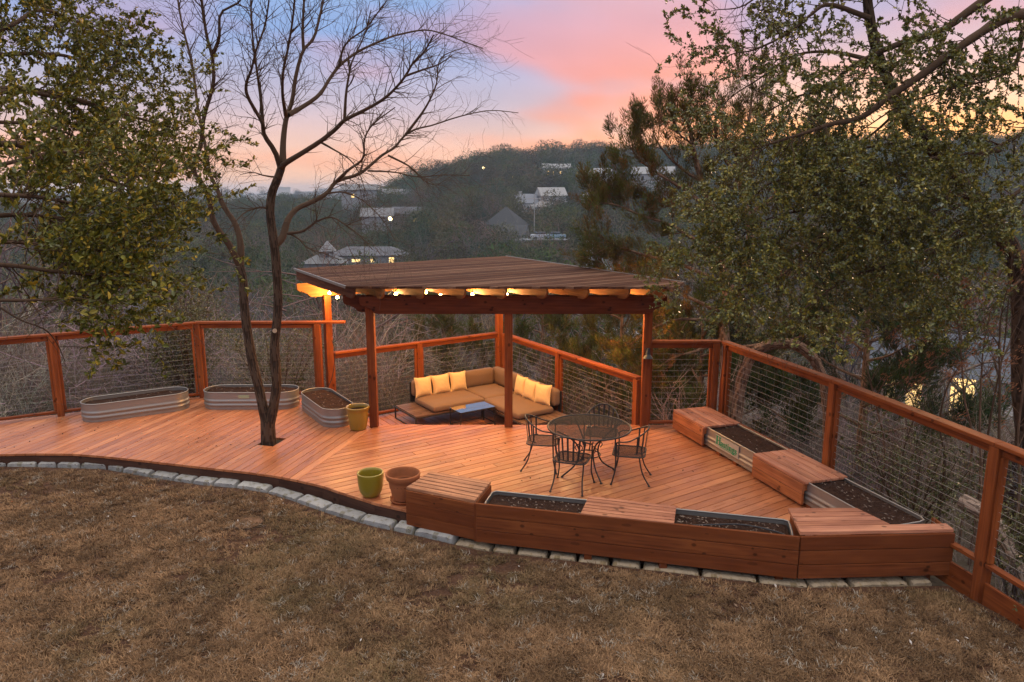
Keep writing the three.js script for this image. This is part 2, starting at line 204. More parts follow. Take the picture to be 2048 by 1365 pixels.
const BARE=[[[-4.045,-0.183,-11.6,0.119],[-4.035,-0.035,-11.6,0.117],[-4.03,0.165,-11.6,0.116],[-4.024,0.38,-11.6,0.115]],[[-4.046,0.294,-11.6,0.08],[-4.089,0.589,-11.61,0.079],[-4.15,0.967,-11.63,0.077],[-4.213,1.3,-11.64,0.075],[-4.262,1.711,-11.66,0.075],[-4.297,2.2,-11.67,0.073],[-4.299,2.682,-11.69,0.071],[-4.336,2.904,-11.7,0.07]],[[-3.997,0.294,-11.6,0.082],[-3.907,0.622,-11.59,0.08],[-3.833,0.979,-11.58,0.079],[-3.825,1.316,-11.57,0.077],[-3.817,1.648,-11.57,0.075],[-3.749,2.057,-11.56,0.074],[-3.71,2.38,-11.55,0.071],[-3.7,2.856,-11.54,0.07],[-3.71,3.278,-11.53,0.068],[-3.74,3.724,-11.53,0.066],[-3.695,4.02,-11.52,0.065],[-3.577,4.275,-11.51,0.063],[-3.484,4.497,-11.5,0.061]],[[-4.336,2.904,-11.7,0.057],[-4.429,3.219,-11.61,0.048],[-4.614,3.587,-11.52,0.043],[-4.647,4.057,-11.43,0.04],[-4.788,4.359,-11.34,0.036],[-4.605,4.754,-11.25,0.033],[-4.502,5.094,-11.15,0.03],[-4.279,5.602,-11.06,0.027],[-4.237,5.933,-10.97,0.024],[-4.252,6.168,-10.88,0.021],[-4.252,6.633,-10.79,0.019],[-4.218,6.989,-10.7,0.016]],[[-4.248,5.937,-11.0,0.029],[-4.091,6.171,-10.9,0.021],[-4.008,6.462,-10.8,0.016],[-3.701,6.593,-10.7,0.013],[-3.506,6.837,-10.6,0.01]],[[-4.33,2.88,-11.7,0.061],[-4.336,3.228,-11.81,0.051],[-4.426,3.523,-11.92,0.044],[-4.652,3.845,-12.03,0.039],[-4.771,4.105,-12.14,0.034],[-4.91,4.337,-12.25,0.03],[-4.987,4.729,-12.36,0.027],[-5.11,5.366,-12.47,0.023],[-5.193,6.078,-12.58,0.02],[-5.357,6.786,-12.69,0.016],[-5.446,7.416,-12.8,0.013]],[[-3.484,4.497,-11.5,0.053],[-3.495,4.761,-11.59,0.044],[-3.474,5.062,-11.68,0.039],[-3.452,5.233,-11.77,0.036],[-3.397,5.435,-11.86,0.032],[-3.348,5.793,-11.95,0.029],[-3.226,6.211,-12.04,0.025],[-3.094,6.381,-12.13,0.023],[-2.998,6.729,-12.22,0.02],[-2.952,6.997,-12.31,0.017],[-2.924,7.383,-12.4,0.015]],[[-3.188,6.186,-11.9,0.025],[-3.179,6.466,-11.87,0.021],[-3.123,6.883,-11.83,0.016],[-3.11,7.222,-11.8,0.011]],[[-3.427,5.187,-11.6,0.033],[-3.383,5.274,-11.4,0.026],[-3.341,5.455,-11.2,0.022],[-3.255,5.729,-11.0,0.019],[-3.116,5.988,-10.8,0.016],[-2.967,6.336,-10.6,0.014],[-2.84,6.724,-10.4,0.011]],[[-3.395,5.201,-11.6,0.041],[-3.268,5.319,-11.82,0.034],[-3.02,5.545,-12.04,0.03],[-2.895,5.815,-12.25,0.026],[-2.776,6.045,-12.47,0.023],[-2.504,6.305,-12.69,0.021],[-2.051,6.554,-12.91,0.018],[-1.89,6.652,-13.13,0.016],[-1.467,6.768,-13.35,0.013],[-1.137,6.73,-13.56,0.011],[-0.875,6.674,-13.78,0.009],[-0.522,6.588,-14.0,0.007]],[[-2.76,6.034,-12.4,0.021],[-2.679,6.258,-12.3,0.016],[-2.533,6.395,-12.2,0.014],[-2.282,6.521,-12.1,0.011],[-2.055,6.738,-12.0,0.01],[-1.825,6.969,-11.9,0.008]],[[-3.534,4.423,-11.5,0.045],[-3.556,4.659,-11.35,0.037],[-3.648,4.879,-11.2,0.033],[-3.611,5.029,-11.05,0.029],[-3.669,5.221,-10.9,0.025],[-3.709,5.399,-10.75,0.023],[-3.646,5.537,-10.6,0.02],[-3.523,5.664,-10.45,0.017],[-3.388,5.899,-10.3,0.015],[-3.201,6.178,-10.15,0.012],[-3.063,6.562,-10.0,0.01]],[[-3.627,5.033,-11.1,0.029],[-3.621,5.337,-11.08,0.022],[-3.637,5.636,-11.06,0.018],[-3.653,5.931,-11.04,0.015],[-3.666,6.354,-11.02,0.012],[-3.641,6.813,-11.0,0.01]],[[-3.519,4.423,-11.5,0.049],[-3.387,4.483,-11.32,0.041],[-3.113,4.605,-11.15,0.036],[-2.758,4.779,-10.97,0.033],[-2.493,4.932,-10.8,0.03],[-2.329,5.031,-10.62,0.026],[-2.005,5.153,-10.45,0.023],[-1.732,5.263,-10.27,0.021],[-1.541,5.374,-10.1,0.018],[-1.367,5.516,-9.92,0.016],[-1.245,5.646,-9.75,0.013],[-1.077,5.751,-9.57,0.011],[-0.945,5.908,-9.4,0.008]],[[-1.35,5.498,-9.8,0.015],[-1.086,5.561,-9.67,0.011],[-0.898,5.593,-9.53,0.008],[-0.72,5.68,-9.4,0.005]],[[-2.323,5.029,-10.6,0.023],[-2.278,5.375,-10.56,0.017],[-2.218,5.617,-10.52,0.014],[-2.161,5.784,-10.48,0.011],[-1.971,6.113,-10.44,0.009],[-1.865,6.416,-10.4,0.007]],[[-3.717,3.258,-11.6,0.066],[-3.641,3.344,-11.73,0.056],[-3.596,3.566,-11.86,0.051],[-3.562,3.695,-11.99,0.046],[-3.464,3.804,-12.12,0.042],[-3.275,3.898,-12.25,0.039],[-3.062,4.034,-12.38,0.035],[-2.918,4.229,-12.51,0.032],[-2.574,4.346,-12.64,0.029],[-2.392,4.497,-12.76,0.026],[-2.214,4.668,-12.89,0.023],[-2.025,4.799,-13.02,0.021],[-1.84,5.024,-13.15,0.018],[-1.655,5.134,-13.28,0.016],[-1.406,5.204,-13.41,0.013],[-0.956,5.36,-13.54,0.011],[-0.384,5.484,-13.67,0.008],[0.117,5.454,-13.8,0.006]],[[-1.833,5.02,-13.1,0.025],[-1.461,5.473,-13.02,0.017],[-1.267,5.843,-12.95,0.012],[-1.186,6.228,-12.88,0.009],[-0.764,6.394,-12.8,0.006]],[[-2.87,4.226,-12.3,0.029],[-2.623,4.404,-12.1,0.021],[-2.343,4.574,-11.9,0.017],[-2.269,4.857,-11.7,0.013],[-2.102,5.047,-11.5,0.011],[-1.724,5.278,-11.3,0.007]],[[-3.511,3.422,-11.6,0.025],[-3.237,3.459,-11.47,0.019],[-2.97,3.617,-11.33,0.015],[-2.714,3.682,-11.2,0.012],[-2.471,3.568,-11.07,0.01],[-2.256,3.436,-10.93,0.007],[-2.04,3.226,-10.8,0.005]],[[-3.472,3.414,-11.6,0.016],[-3.3,3.325,-11.52,0.011],[-3.177,3.207,-11.45,0.008],[-2.929,3.136,-11.38,0.007],[-2.639,3.035,-11.3,0.004]],[[-2.112,4.668,-12.9,0.018],[-1.765,4.483,-13.07,0.014],[-1.487,4.214,-13.23,0.009],[-1.195,4.164,-13.4,0.005]],[[-2.433,4.405,-12.7,0.016],[-1.967,4.38,-12.67,0.011],[-1.596,4.305,-12.65,0.009],[-1.123,4.337,-12.62,0.007],[-0.703,4.321,-12.6,0.005]],[[-2.805,4.773,-11.1,0.018],[-2.564,4.65,-10.93,0.012],[-2.303,4.503,-10.75,0.009],[-2.134,4.291,-10.57,0.007],[-2.008,3.948,-10.4,0.004]],[[-2.994,4.034,-12.1,0.016],[-2.639,4.05,-11.85,0.011],[-2.28,3.898,-11.6,0.008],[-1.974,3.639,-11.35,0.007],[-1.754,3.352,-11.1,0.004]],[[-3.722,3.783,-11.6,0.018],[-3.846,3.826,-11.4,0.012],[-4.009,3.756,-11.2,0.009],[-4.096,3.615,-11.0,0.007],[-4.259,3.371,-10.8,0.004]],[[-3.605,4.277,-11.6,0.015],[-3.75,4.295,-11.43,0.011],[-3.878,4.343,-11.27,0.007],[-4.008,4.303,-11.1,0.004]]];
const LEFT_OAK=[[[-5.717,3.921,-5.6,0.09],[-4.882,4.531,-5.98,0.077],[-4.232,4.88,-6.37,0.063],[-3.925,4.868,-6.75,0.05],[-3.818,4.825,-7.13,0.037],[-3.699,4.772,-7.52,0.023],[-3.434,4.685,-7.9,0.01]],[[-5.151,4.374,-5.9,0.05],[-4.134,4.841,-6.21,0.038],[-3.963,4.861,-6.53,0.031],[-3.887,4.793,-6.84,0.026],[-3.898,4.602,-7.16,0.021],[-3.885,4.46,-7.47,0.016],[-3.653,4.527,-7.79,0.012],[-3.308,4.691,-8.1,0.008]],[[-4.448,4.127,-4.7,0.06],[-3.653,4.321,-4.93,0.045],[-3.342,4.366,-5.16,0.037],[-3.294,4.242,-5.39,0.03],[-3.135,4.196,-5.61,0.024],[-3.03,4.107,-5.84,0.018],[-2.804,3.99,-6.07,0.013],[-2.622,3.905,-6.3,0.008]],[[-4.676,4.067,-5.3,0.04],[-3.782,4.249,-5.58,0.028],[-3.534,4.353,-5.86,0.022],[-3.399,4.348,-6.14,0.016],[-3.349,4.217,-6.42,0.011],[-3.076,4.194,-6.7,0.007]],[[-4.135,3.78,-4.3,0.05],[-3.458,3.884,-4.58,0.035],[-3.208,3.906,-4.86,0.026],[-3.017,3.864,-5.14,0.019],[-2.888,3.818,-5.42,0.013],[-2.736,3.692,-5.7,0.007]],[[-3.695,3.626,-4.1,0.035],[-3.021,3.631,-4.34,0.025],[-2.82,3.561,-4.58,0.019],[-2.697,3.519,-4.82,0.014],[-2.637,3.509,-5.06,0.01],[-2.694,3.43,-5.3,0.006]],[[-3.492,3.499,-4.0,0.03],[-3.049,3.446,-4.17,0.02],[-2.818,3.421,-4.35,0.014],[-2.679,3.427,-4.53,0.009],[-2.567,3.37,-4.7,0.005]],[[-3.067,3.443,-4.2,0.012],[-2.92,3.308,-4.3,0.009],[-2.844,3.229,-4.4,0.007],[-2.842,3.115,-4.5,0.005],[-2.871,2.98,-4.6,0.004]],[[-5.445,5.199,-6.4,0.05],[-4.438,5.431,-6.78,0.035],[-4.299,5.679,-7.16,0.027],[-4.231,5.676,-7.54,0.02],[-4.224,5.663,-7.92,0.014],[-4.176,5.59,-8.3,0.008]],[[-5.487,4.964,-6.4,0.05],[-4.493,5.233,-6.82,0.035],[-4.211,5.305,-7.24,0.027],[-4.16,5.285,-7.66,0.02],[-4.042,5.253,-8.08,0.014],[-3.823,5.185,-8.5,0.008]],[[-5.281,5.678,-6.8,0.04],[-4.72,5.835,-7.27,0.027],[-4.526,6.042,-7.75,0.02],[-4.482,6.068,-8.22,0.013],[-4.448,6.081,-8.7,0.008]],[[-4.496,4.5,-5.6,0.04],[-4.005,4.587,-5.97,0.027],[-3.846,4.58,-6.35,0.02],[-3.789,4.484,-6.72,0.013],[-3.858,4.303,-7.1,0.008]],[[-3.589,4.064,-4.4,0.04],[-3.156,4.035,-4.62,0.028],[-3.05,4.018,-4.84,0.022],[-2.897,3.967,-5.06,0.016],[-2.843,3.998,-5.28,0.011],[-2.768,3.924,-5.5,0.007]],[[-3.481,3.729,-4.2,0.03],[-3.062,3.757,-4.42,0.02],[-2.937,3.726,-4.65,0.015],[-2.775,3.678,-4.88,0.01],[-2.729,3.644,-5.1,0.006]]];
const RIGHT_OAK=[[[8.079,-1.252,-10.6,0.17],[7.759,0.248,-10.53,0.161],[7.512,1.354,-10.46,0.153],[7.324,2.259,-10.39,0.144],[7.153,2.842,-10.31,0.136],[6.921,3.268,-10.24,0.127],[6.565,3.682,-10.17,0.119],[6.169,4.05,-10.1,0.11],[5.707,4.485,-10.03,0.101],[5.405,4.756,-9.96,0.093],[5.114,4.982,-9.89,0.084],[4.886,5.269,-9.81,0.076],[4.619,5.68,-9.74,0.067],[4.416,6.135,-9.67,0.059],[4.268,6.687,-9.6,0.05]],[[7.505,5.923,-9.2,0.13],[6.628,6.023,-9.15,0.12],[5.936,6.056,-9.1,0.111],[5.663,5.991,-9.05,0.101],[5.387,5.872,-9.0,0.092],[5.041,5.629,-8.95,0.082],[4.696,5.376,-8.9,0.073],[4.354,5.094,-8.85,0.063],[4.002,4.923,-8.8,0.053],[3.664,4.808,-8.75,0.044],[3.385,4.722,-8.7,0.034],[3.023,4.58,-8.65,0.025],[2.662,4.467,-8.6,0.015]],[[6.061,6.632,-9.4,0.09],[5.51,6.202,-9.46,0.079],[5.206,5.987,-9.51,0.068],[4.763,5.855,-9.57,0.057],[4.198,5.602,-9.63,0.045],[3.976,5.373,-9.69,0.034],[3.572,5.2,-9.74,0.023],[3.21,5.023,-9.8,0.012]],[[6.304,6.089,-9.2,0.06],[6.004,5.918,-9.17,0.046],[5.965,5.719,-9.14,0.039],[5.914,5.519,-9.11,0.032],[5.676,5.403,-9.09,0.027],[5.15,5.231,-9.06,0.021],[4.566,5.059,-9.03,0.017],[4.109,4.773,-9.0,0.012]],[[4.383,6.12,-9.6,0.05],[3.821,6.284,-9.57,0.037],[3.627,6.162,-9.53,0.029],[3.345,5.985,-9.5,0.023],[2.924,5.749,-9.47,0.018],[2.638,5.628,-9.43,0.013],[2.425,5.45,-9.4,0.008]],[[6.454,3.688,-10.0,0.06],[5.749,3.439,-9.72,0.042],[4.973,3.202,-9.44,0.031],[4.226,2.978,-9.16,0.023],[3.577,2.704,-8.88,0.015],[3.204,2.507,-8.6,0.008]],[[7.027,3.256,-10.4,0.04],[6.646,2.87,-10.08,0.028],[6.077,2.571,-9.76,0.021],[5.38,2.422,-9.44,0.016],[4.771,2.349,-9.12,0.011],[4.133,2.222,-8.8,0.006]],[[6.107,4.05,-10.0,0.06],[5.463,3.953,-9.9,0.044],[4.753,3.954,-9.8,0.035],[3.833,3.827,-9.7,0.027],[3.255,3.702,-9.6,0.02],[2.888,3.453,-9.5,0.014],[2.627,3.078,-9.4,0.008]],[[5.577,4.475,-9.8,0.05],[4.844,4.395,-9.68,0.035],[3.942,4.329,-9.56,0.027],[3.228,4.142,-9.44,0.02],[2.912,3.897,-9.32,0.014],[2.694,3.656,-9.2,0.008]],[[5.266,4.737,-9.7,0.04],[4.966,4.662,-9.97,0.027],[4.501,4.613,-10.25,0.02],[4.122,4.426,-10.53,0.013],[3.686,4.296,-10.8,0.008]],[[4.552,5.656,-9.6,0.045],[4.044,5.809,-9.8,0.032],[3.635,5.784,-10.0,0.025],[3.269,5.506,-10.2,0.018],[2.98,5.277,-10.4,0.013],[2.779,5.102,-10.6,0.008]],[[4.279,6.574,-9.6,0.05],[3.66,6.59,-9.45,0.033],[3.07,6.386,-9.3,0.023],[2.673,6.132,-9.15,0.015],[2.32,6.098,-9.0,0.008]],[[6.454,3.688,-10.0,0.04],[6.204,3.134,-10.2,0.028],[5.934,2.832,-10.4,0.022],[5.354,2.517,-10.6,0.016],[4.665,2.187,-10.8,0.011],[4.354,1.687,-11.0,0.007]],[[6.818,5.556,-9.0,0.07],[6.348,5.1,-8.9,0.046],[5.911,4.757,-8.8,0.032],[5.484,4.528,-8.7,0.02],[5.0,4.246,-8.6,0.01]],[[6.906,5.0,-9.0,0.07],[6.434,4.424,-8.88,0.049],[5.977,4.079,-8.76,0.037],[5.533,3.851,-8.64,0.027],[5.033,3.571,-8.52,0.018],[4.666,3.181,-8.4,0.01]],[[3.753,3.832,-9.5,0.03],[3.362,3.331,-9.43,0.02],[3.059,2.955,-9.35,0.015],[2.799,2.773,-9.27,0.01],[2.588,2.656,-9.2,0.006]],[[4.656,3.956,-9.6,0.04],[4.002,3.456,-9.45,0.026],[3.524,3.088,-9.3,0.018],[3.192,2.853,-9.15,0.012],[2.914,2.623,-9.0,0.006]],[[6.935,2.879,-10.0,0.03],[6.497,2.647,-9.7,0.02],[6.023,2.297,-9.4,0.014],[5.546,2.095,-9.1,0.009],[5.133,2.034,-8.8,0.005]],[[6.454,3.688,-10.0,0.03],[5.874,3.889,-9.8,0.02],[5.254,3.766,-9.6,0.015],[4.659,3.585,-9.4,0.01],[4.07,3.533,-9.2,0.006]],[[5.602,4.467,-9.9,0.03],[5.618,4.081,-9.62,0.02],[5.25,3.711,-9.35,0.015],[4.694,3.479,-9.08,0.01],[4.277,3.26,-8.8,0.006]],[[5.273,4.588,-9.8,0.03],[4.839,4.301,-9.65,0.02],[4.397,4.174,-9.5,0.015],[3.923,4.019,-9.35,0.01],[3.533,3.96,-9.2,0.006]],[[5.792,4.544,-9.0,0.03],[5.324,4.482,-8.9,0.02],[4.928,4.364,-8.8,0.015],[4.481,4.248,-8.7,0.01],[4.087,4.246,-8.6,0.006]],[[6.262,3.724,-9.0,0.03],[5.878,3.845,-8.9,0.02],[5.503,3.964,-8.8,0.015],[5.105,3.85,-8.7,0.01],[4.79,3.567,-8.6,0.006]],[[4.861,5.063,-9.6,0.03],[4.595,4.825,-9.65,0.02],[4.318,4.645,-9.7,0.015],[4.004,4.586,-9.75,0.01],[3.73,4.526,-9.8,0.006]]];
const JUNIPER=[[[4.737,-0.985,-15.2,0.15],[4.607,0.131,-15.2,0.135],[4.459,1.215,-15.2,0.12],[4.459,1.957,-15.2,0.105],[4.308,2.787,-15.2,0.09],[4.088,3.6,-15.2,0.075],[3.793,4.396,-15.2,0.06],[3.613,4.982,-15.2,0.045],[3.52,5.463,-15.2,0.03]],[[4.465,1.852,-15.2,0.1],[4.766,2.257,-15.31,0.089],[4.972,2.873,-15.43,0.077],[4.91,3.59,-15.54,0.066],[4.745,4.305,-15.66,0.054],[4.839,5.017,-15.77,0.043],[4.94,5.627,-15.89,0.031],[4.996,6.137,-16.0,0.02]],[[4.384,2.166,-15.2,0.06],[3.852,2.443,-15.04,0.043],[3.295,2.663,-14.88,0.034],[2.655,2.827,-14.72,0.026],[2.028,3.037,-14.56,0.018],[1.66,3.241,-14.4,0.012]],[[4.334,2.685,-15.2,0.06],[3.742,3.098,-15.14,0.043],[3.205,3.404,-15.08,0.034],[2.579,3.606,-15.02,0.026],[2.062,3.805,-14.96,0.018],[1.703,3.855,-14.9,0.012]],[[4.176,3.298,-15.2,0.05],[3.655,3.698,-15.32,0.035],[3.158,3.898,-15.45,0.026],[2.658,4.05,-15.57,0.018],[2.206,4.152,-15.7,0.012]],[[4.032,3.701,-15.2,0.045],[3.475,4.099,-15.07,0.031],[2.937,4.39,-14.95,0.023],[2.509,4.674,-14.82,0.016],[2.265,4.951,-14.7,0.01]],[[3.851,4.248,-15.2,0.04],[3.4,4.546,-15.27,0.028],[3.099,4.844,-15.35,0.021],[2.899,5.143,-15.43,0.015],[2.855,5.345,-15.5,0.01]],[[3.733,4.592,-15.2,0.03],[3.566,4.97,-15.0,0.023],[3.266,5.146,-14.8,0.017],[3.066,5.407,-14.6,0.01]],[[4.462,1.535,-15.2,0.055],[3.915,1.805,-15.16,0.04],[3.27,2.072,-15.12,0.031],[2.635,2.285,-15.08,0.024],[2.008,2.443,-15.04,0.018],[1.693,2.601,-15.0,0.012]],[[4.468,1.429,-15.2,0.05],[3.982,1.472,-14.95,0.035],[3.307,1.515,-14.7,0.026],[2.76,1.355,-14.45,0.018],[2.328,1.101,-14.2,0.012]],[[4.444,1.852,-15.2,0.05],[5.096,2.187,-15.03,0.037],[5.627,2.513,-14.87,0.025],[5.932,2.928,-14.7,0.012]],[[4.96,3.586,-15.7,0.05],[5.389,3.896,-15.63,0.037],[5.744,4.404,-15.57,0.025],[5.887,4.901,-15.5,0.012]],[[4.758,4.306,-15.7,0.04],[4.27,4.905,-15.57,0.031],[4.105,5.388,-15.43,0.021],[4.148,5.76,-15.3,0.012]],[[4.088,3.6,-15.2,0.04],[4.36,3.903,-14.97,0.031],[4.404,4.481,-14.73,0.021],[4.258,4.939,-14.5,0.012]],[[4.472,1.001,-15.2,0.04],[3.907,0.842,-14.93,0.03],[3.233,0.69,-14.67,0.02],[2.687,0.337,-14.4,0.01]],[[4.526,0.785,-15.2,0.05],[5.146,0.948,-14.93,0.037],[5.658,1.108,-14.67,0.023],[6.138,1.364,-14.4,0.01]]];
const ARC=[[[3.902,0.638,-12.2,0.1],[3.959,1.094,-12.14,0.097],[4.089,1.411,-12.09,0.094],[4.312,1.552,-12.03,0.091],[4.708,1.564,-11.97,0.089],[4.965,1.389,-11.91,0.086],[5.162,1.035,-11.86,0.083],[5.268,0.491,-11.8,0.08]],[[4.051,1.255,-12.2,0.06],[4.359,1.475,-12.4,0.053],[4.678,1.629,-12.6,0.047],[4.965,1.708,-12.8,0.04]]];
const LOG=[[5.495,0.356,-8.4,0.09],[5.588,0.322,-8.2,0.085],[5.679,0.238,-8.0,0.08],[5.684,0.087,-7.8,0.075],[5.72,-0.116,-7.6,0.07]];
const SAPLINGS=[[[6.026,0.552,-8.6,0.022],[5.957,1.265,-8.6,0.016],[5.889,1.832,-8.6,0.013],[5.826,2.264,-8.6,0.011],[5.806,2.687,-8.6,0.008],[5.846,3.043,-8.6,0.006]],[[6.227,0.308,-9.2,0.02],[6.126,1.003,-9.2,0.014],[6.061,1.678,-9.2,0.011],[6.034,2.139,-9.2,0.008],[6.076,2.656,-9.2,0.006]],[[6.514,0.727,-9.6,0.016],[6.533,1.365,-9.6,0.012],[6.572,1.988,-9.6,0.01],[6.549,2.662,-9.6,0.008],[6.561,3.057,-9.6,0.006]],[[6.571,0.589,-10.0,0.016],[6.392,1.18,-10.0,0.013],[6.248,1.902,-10.0,0.009],[6.148,2.325,-10.0,0.006]],[[5.965,0.438,-9.6,0.018],[5.838,0.942,-9.6,0.014],[5.869,1.435,-9.6,0.01],[6.009,1.782,-9.6,0.006]],[[5.871,0.077,-11.0,0.016],[5.634,0.893,-11.0,0.013],[5.472,1.372,-11.0,0.009],[5.327,1.687,-11.0,0.006]],[[5.745,-0.412,-10.2,0.014],[5.722,0.366,-10.2,0.011],[5.816,0.973,-10.2,0.009],[5.553,1.42,-10.2,0.006]],[[6.618,0.252,-9.0,0.018],[6.498,0.935,-9.0,0.014],[6.471,1.599,-9.0,0.01],[6.416,2.181,-9.0,0.006]]];
// ---------- terrain ----------
const LAWN_EDGE = [[-40, -12.5], [-14, -11.2], [-8, -11.0], [-6.4, -10.88], [-5.4, -10.5], [-4.6, -10.24], [-3.8, -10.08], [-3.3, -9.83], [-2.94, -9.57], [-2.36, -9.18], [-1.77, -8.85], [-1.2, -8.6], [-0.4, -8.22], [3.15, -7.36], [4.8, -7.4], [5.25, -6.2], [5.6, -4.5], [6.2, -1], [7, 6], [8, 40]];
function distLine(line, x, z) {           // signed: positive on the far side (left of the walking direction)
  let best = 1e9, sign = 1;
  for (let i = 0; i + 1 < line.length; i++) {
    const [ax, az] = line[i], [bx, bz] = line[i + 1], dx = bx - ax, dz = bz - az, t = clamp(((x - ax) * dx + (z - az) * dz) / (dx * dx + dz * dz), 0, 1), px = ax + t * dx, pz = az + t * dz, d = Math.hypot(x - px, z - pz);
    if (d < best) { best = d; const c = dx * (z - az) - dz * (x - ax); sign = c < 0 ? 1 : -1; }
  }
  return best * sign;
}
const FALL = [[0, -0.205], [0.25, -0.42], [0.8, -0.75], [3, -1.0], [6, -1.5], [8, -2.2], [12, -4], [20, -7], [34, -10.8], [52, -14], [75, -16], [100, -15.2], [150, -9.5], [200, -4.2], [240, -0.5], [300, 7], [340, 9], [420, 7], [600, 0], [3000, -4]];
const RIDGE = [[-60, -0.9], [-20, -0.7], [-10, -0.4], [-6, 0.3], [-3, 1.1], [0, 1.5], [3, 1.75], [8, 1.9], [20, 1.9], [60, 2]];
function groundH(x, z) {
  const d = distLine(LAWN_EDGE, x, z); if (d <= 0) return -0.205;
  let h = table(FALL, d); const az = Math.atan2(x, -z) / R;
  if (h > -4 && d > 150) { const k = table(RIDGE, clamp(az, -60, 60)); h = -4 + (h + 4) * clamp(0.55 + 0.45 * k, 0.1, 1.6); }
  if (d > 110) h -= 9 * sstep(-5, -13, az) * sstep(110, 190, d) * (1 - 0.75 * sstep(420, 800, d));
  if (d > 9) h += (fbm(x * 0.03, z * 0.03, 5, 3) - 0.5) * Math.min(5, (d - 9) * 0.12);
  return h;
}
const litterMap = tex(512, 512, (u, v) => { const k = 0.45 + 0.6 * pn(u, v, 9, 9, 91) + 0.5 * (pn(u, v, 70, 70, 92) - 0.3); return [k, k * (0.93 + 0.1 * pn(u, v, 13, 13, 93)), k * 0.85]; });
M.litter = matte({ color: C(0.10, 0.08, 0.062), map: litterMap, roughness: 1 });
{
  const rs = [0]; for (let r = 1; r < 5; r += 0.5) rs.push(r); for (let r = 5; r < 22; r += 0.16) rs.push(r); let q = 22; while (q < 3000) { rs.push(q); q *= 1.055; } rs.push(3000);
  const NA = 300, pos = [], uv = [], idx = [];
  for (const r of rs) for (let a = 0; a <= NA; a++) { const t = (a / NA) * 2 * Math.PI, x = r * Math.sin(t), z = -r * Math.cos(t); pos.push(x, groundH(x, z) - (distLine(LAWN_EDGE, x, z) <= 0 ? 0.02 : 0), z); uv.push(x / 3, z / 3); }
  for (let i = 0; i + 1 < rs.length; i++) for (let a = 0; a < NA; a++) { const k = i * (NA + 1) + a, l = k + NA + 1; idx.push(k, k + 1, l, k + 1, l + 1, l); }
  const g = new THREE.BufferGeometry(); g.setAttribute('position', new THREE.Float32BufferAttribute(pos, 3)); g.setAttribute('uv', new THREE.Float32BufferAttribute(uv, 2)); g.setIndex(idx); g.computeVertexNormals();
  const m = shade(new THREE.Mesh(g, M.litter)); m.name = 'ground'; m.userData = { kind: 'structure' }; scene.add(m);
}
// ---------- lawn: soil sheet and dormant grass ----------
const soilMap = tex(1024, 1024, (u, v) => { const n = pn(u, v, 6, 6, 101) * 0.5 + pn(u, v, 15, 15, 102) * 0.3 + pn(u, v, 40, 40, 103) * 0.2, f = pn(u, v, 160, 160, 104) * 0.6 + pn(u, v, 300, 300, 105) * 0.4, k = 0.45 + 0.5 * n + 0.6 * (f - 0.4); return [k * 1.05, k * 0.92, k * 0.82]; });
const soilBump = tex(512, 512, (u, v) => pn(u, v, 60, 60, 104) * 0.5 + pn(u, v, 160, 160, 105) * 0.5, false);
for (const t of [soilMap, soilBump]) t.repeat.set(0.28, 0.28);
M.lawnSoil = matte({ color: C(0.095, 0.055, 0.036), map: soilMap, bumpMap: soilBump, bumpScale: 0.03, roughness: 1 });
{
  const poly = [...LAWN_EDGE.slice(0, -1), [7, 8], [-40, 8]], s = new Soup();
  const tris = THREE.ShapeUtils.triangulateShape(poly.map((p) => new THREE.Vector2(p[0], -p[1])), []);
  for (const t of tris) { const [a, b, c] = t.map((i) => poly[i]), cr = (b[0] - a[0]) * (c[1] - a[1]) - (b[1] - a[1]) * (c[0] - a[0]), o = cr < 0 ? [a, b, c] : [a, c, b]; s.tri(...o.map((p) => [p[0], -0.2, p[1]]), ...o.map((p) => [p[0], p[1]])); }
  const m = shade(new THREE.Mesh(s.geo(), M.lawnSoil)); m.name = 'lawn'; m.userData = { kind: 'structure' }; scene.add(m);
}
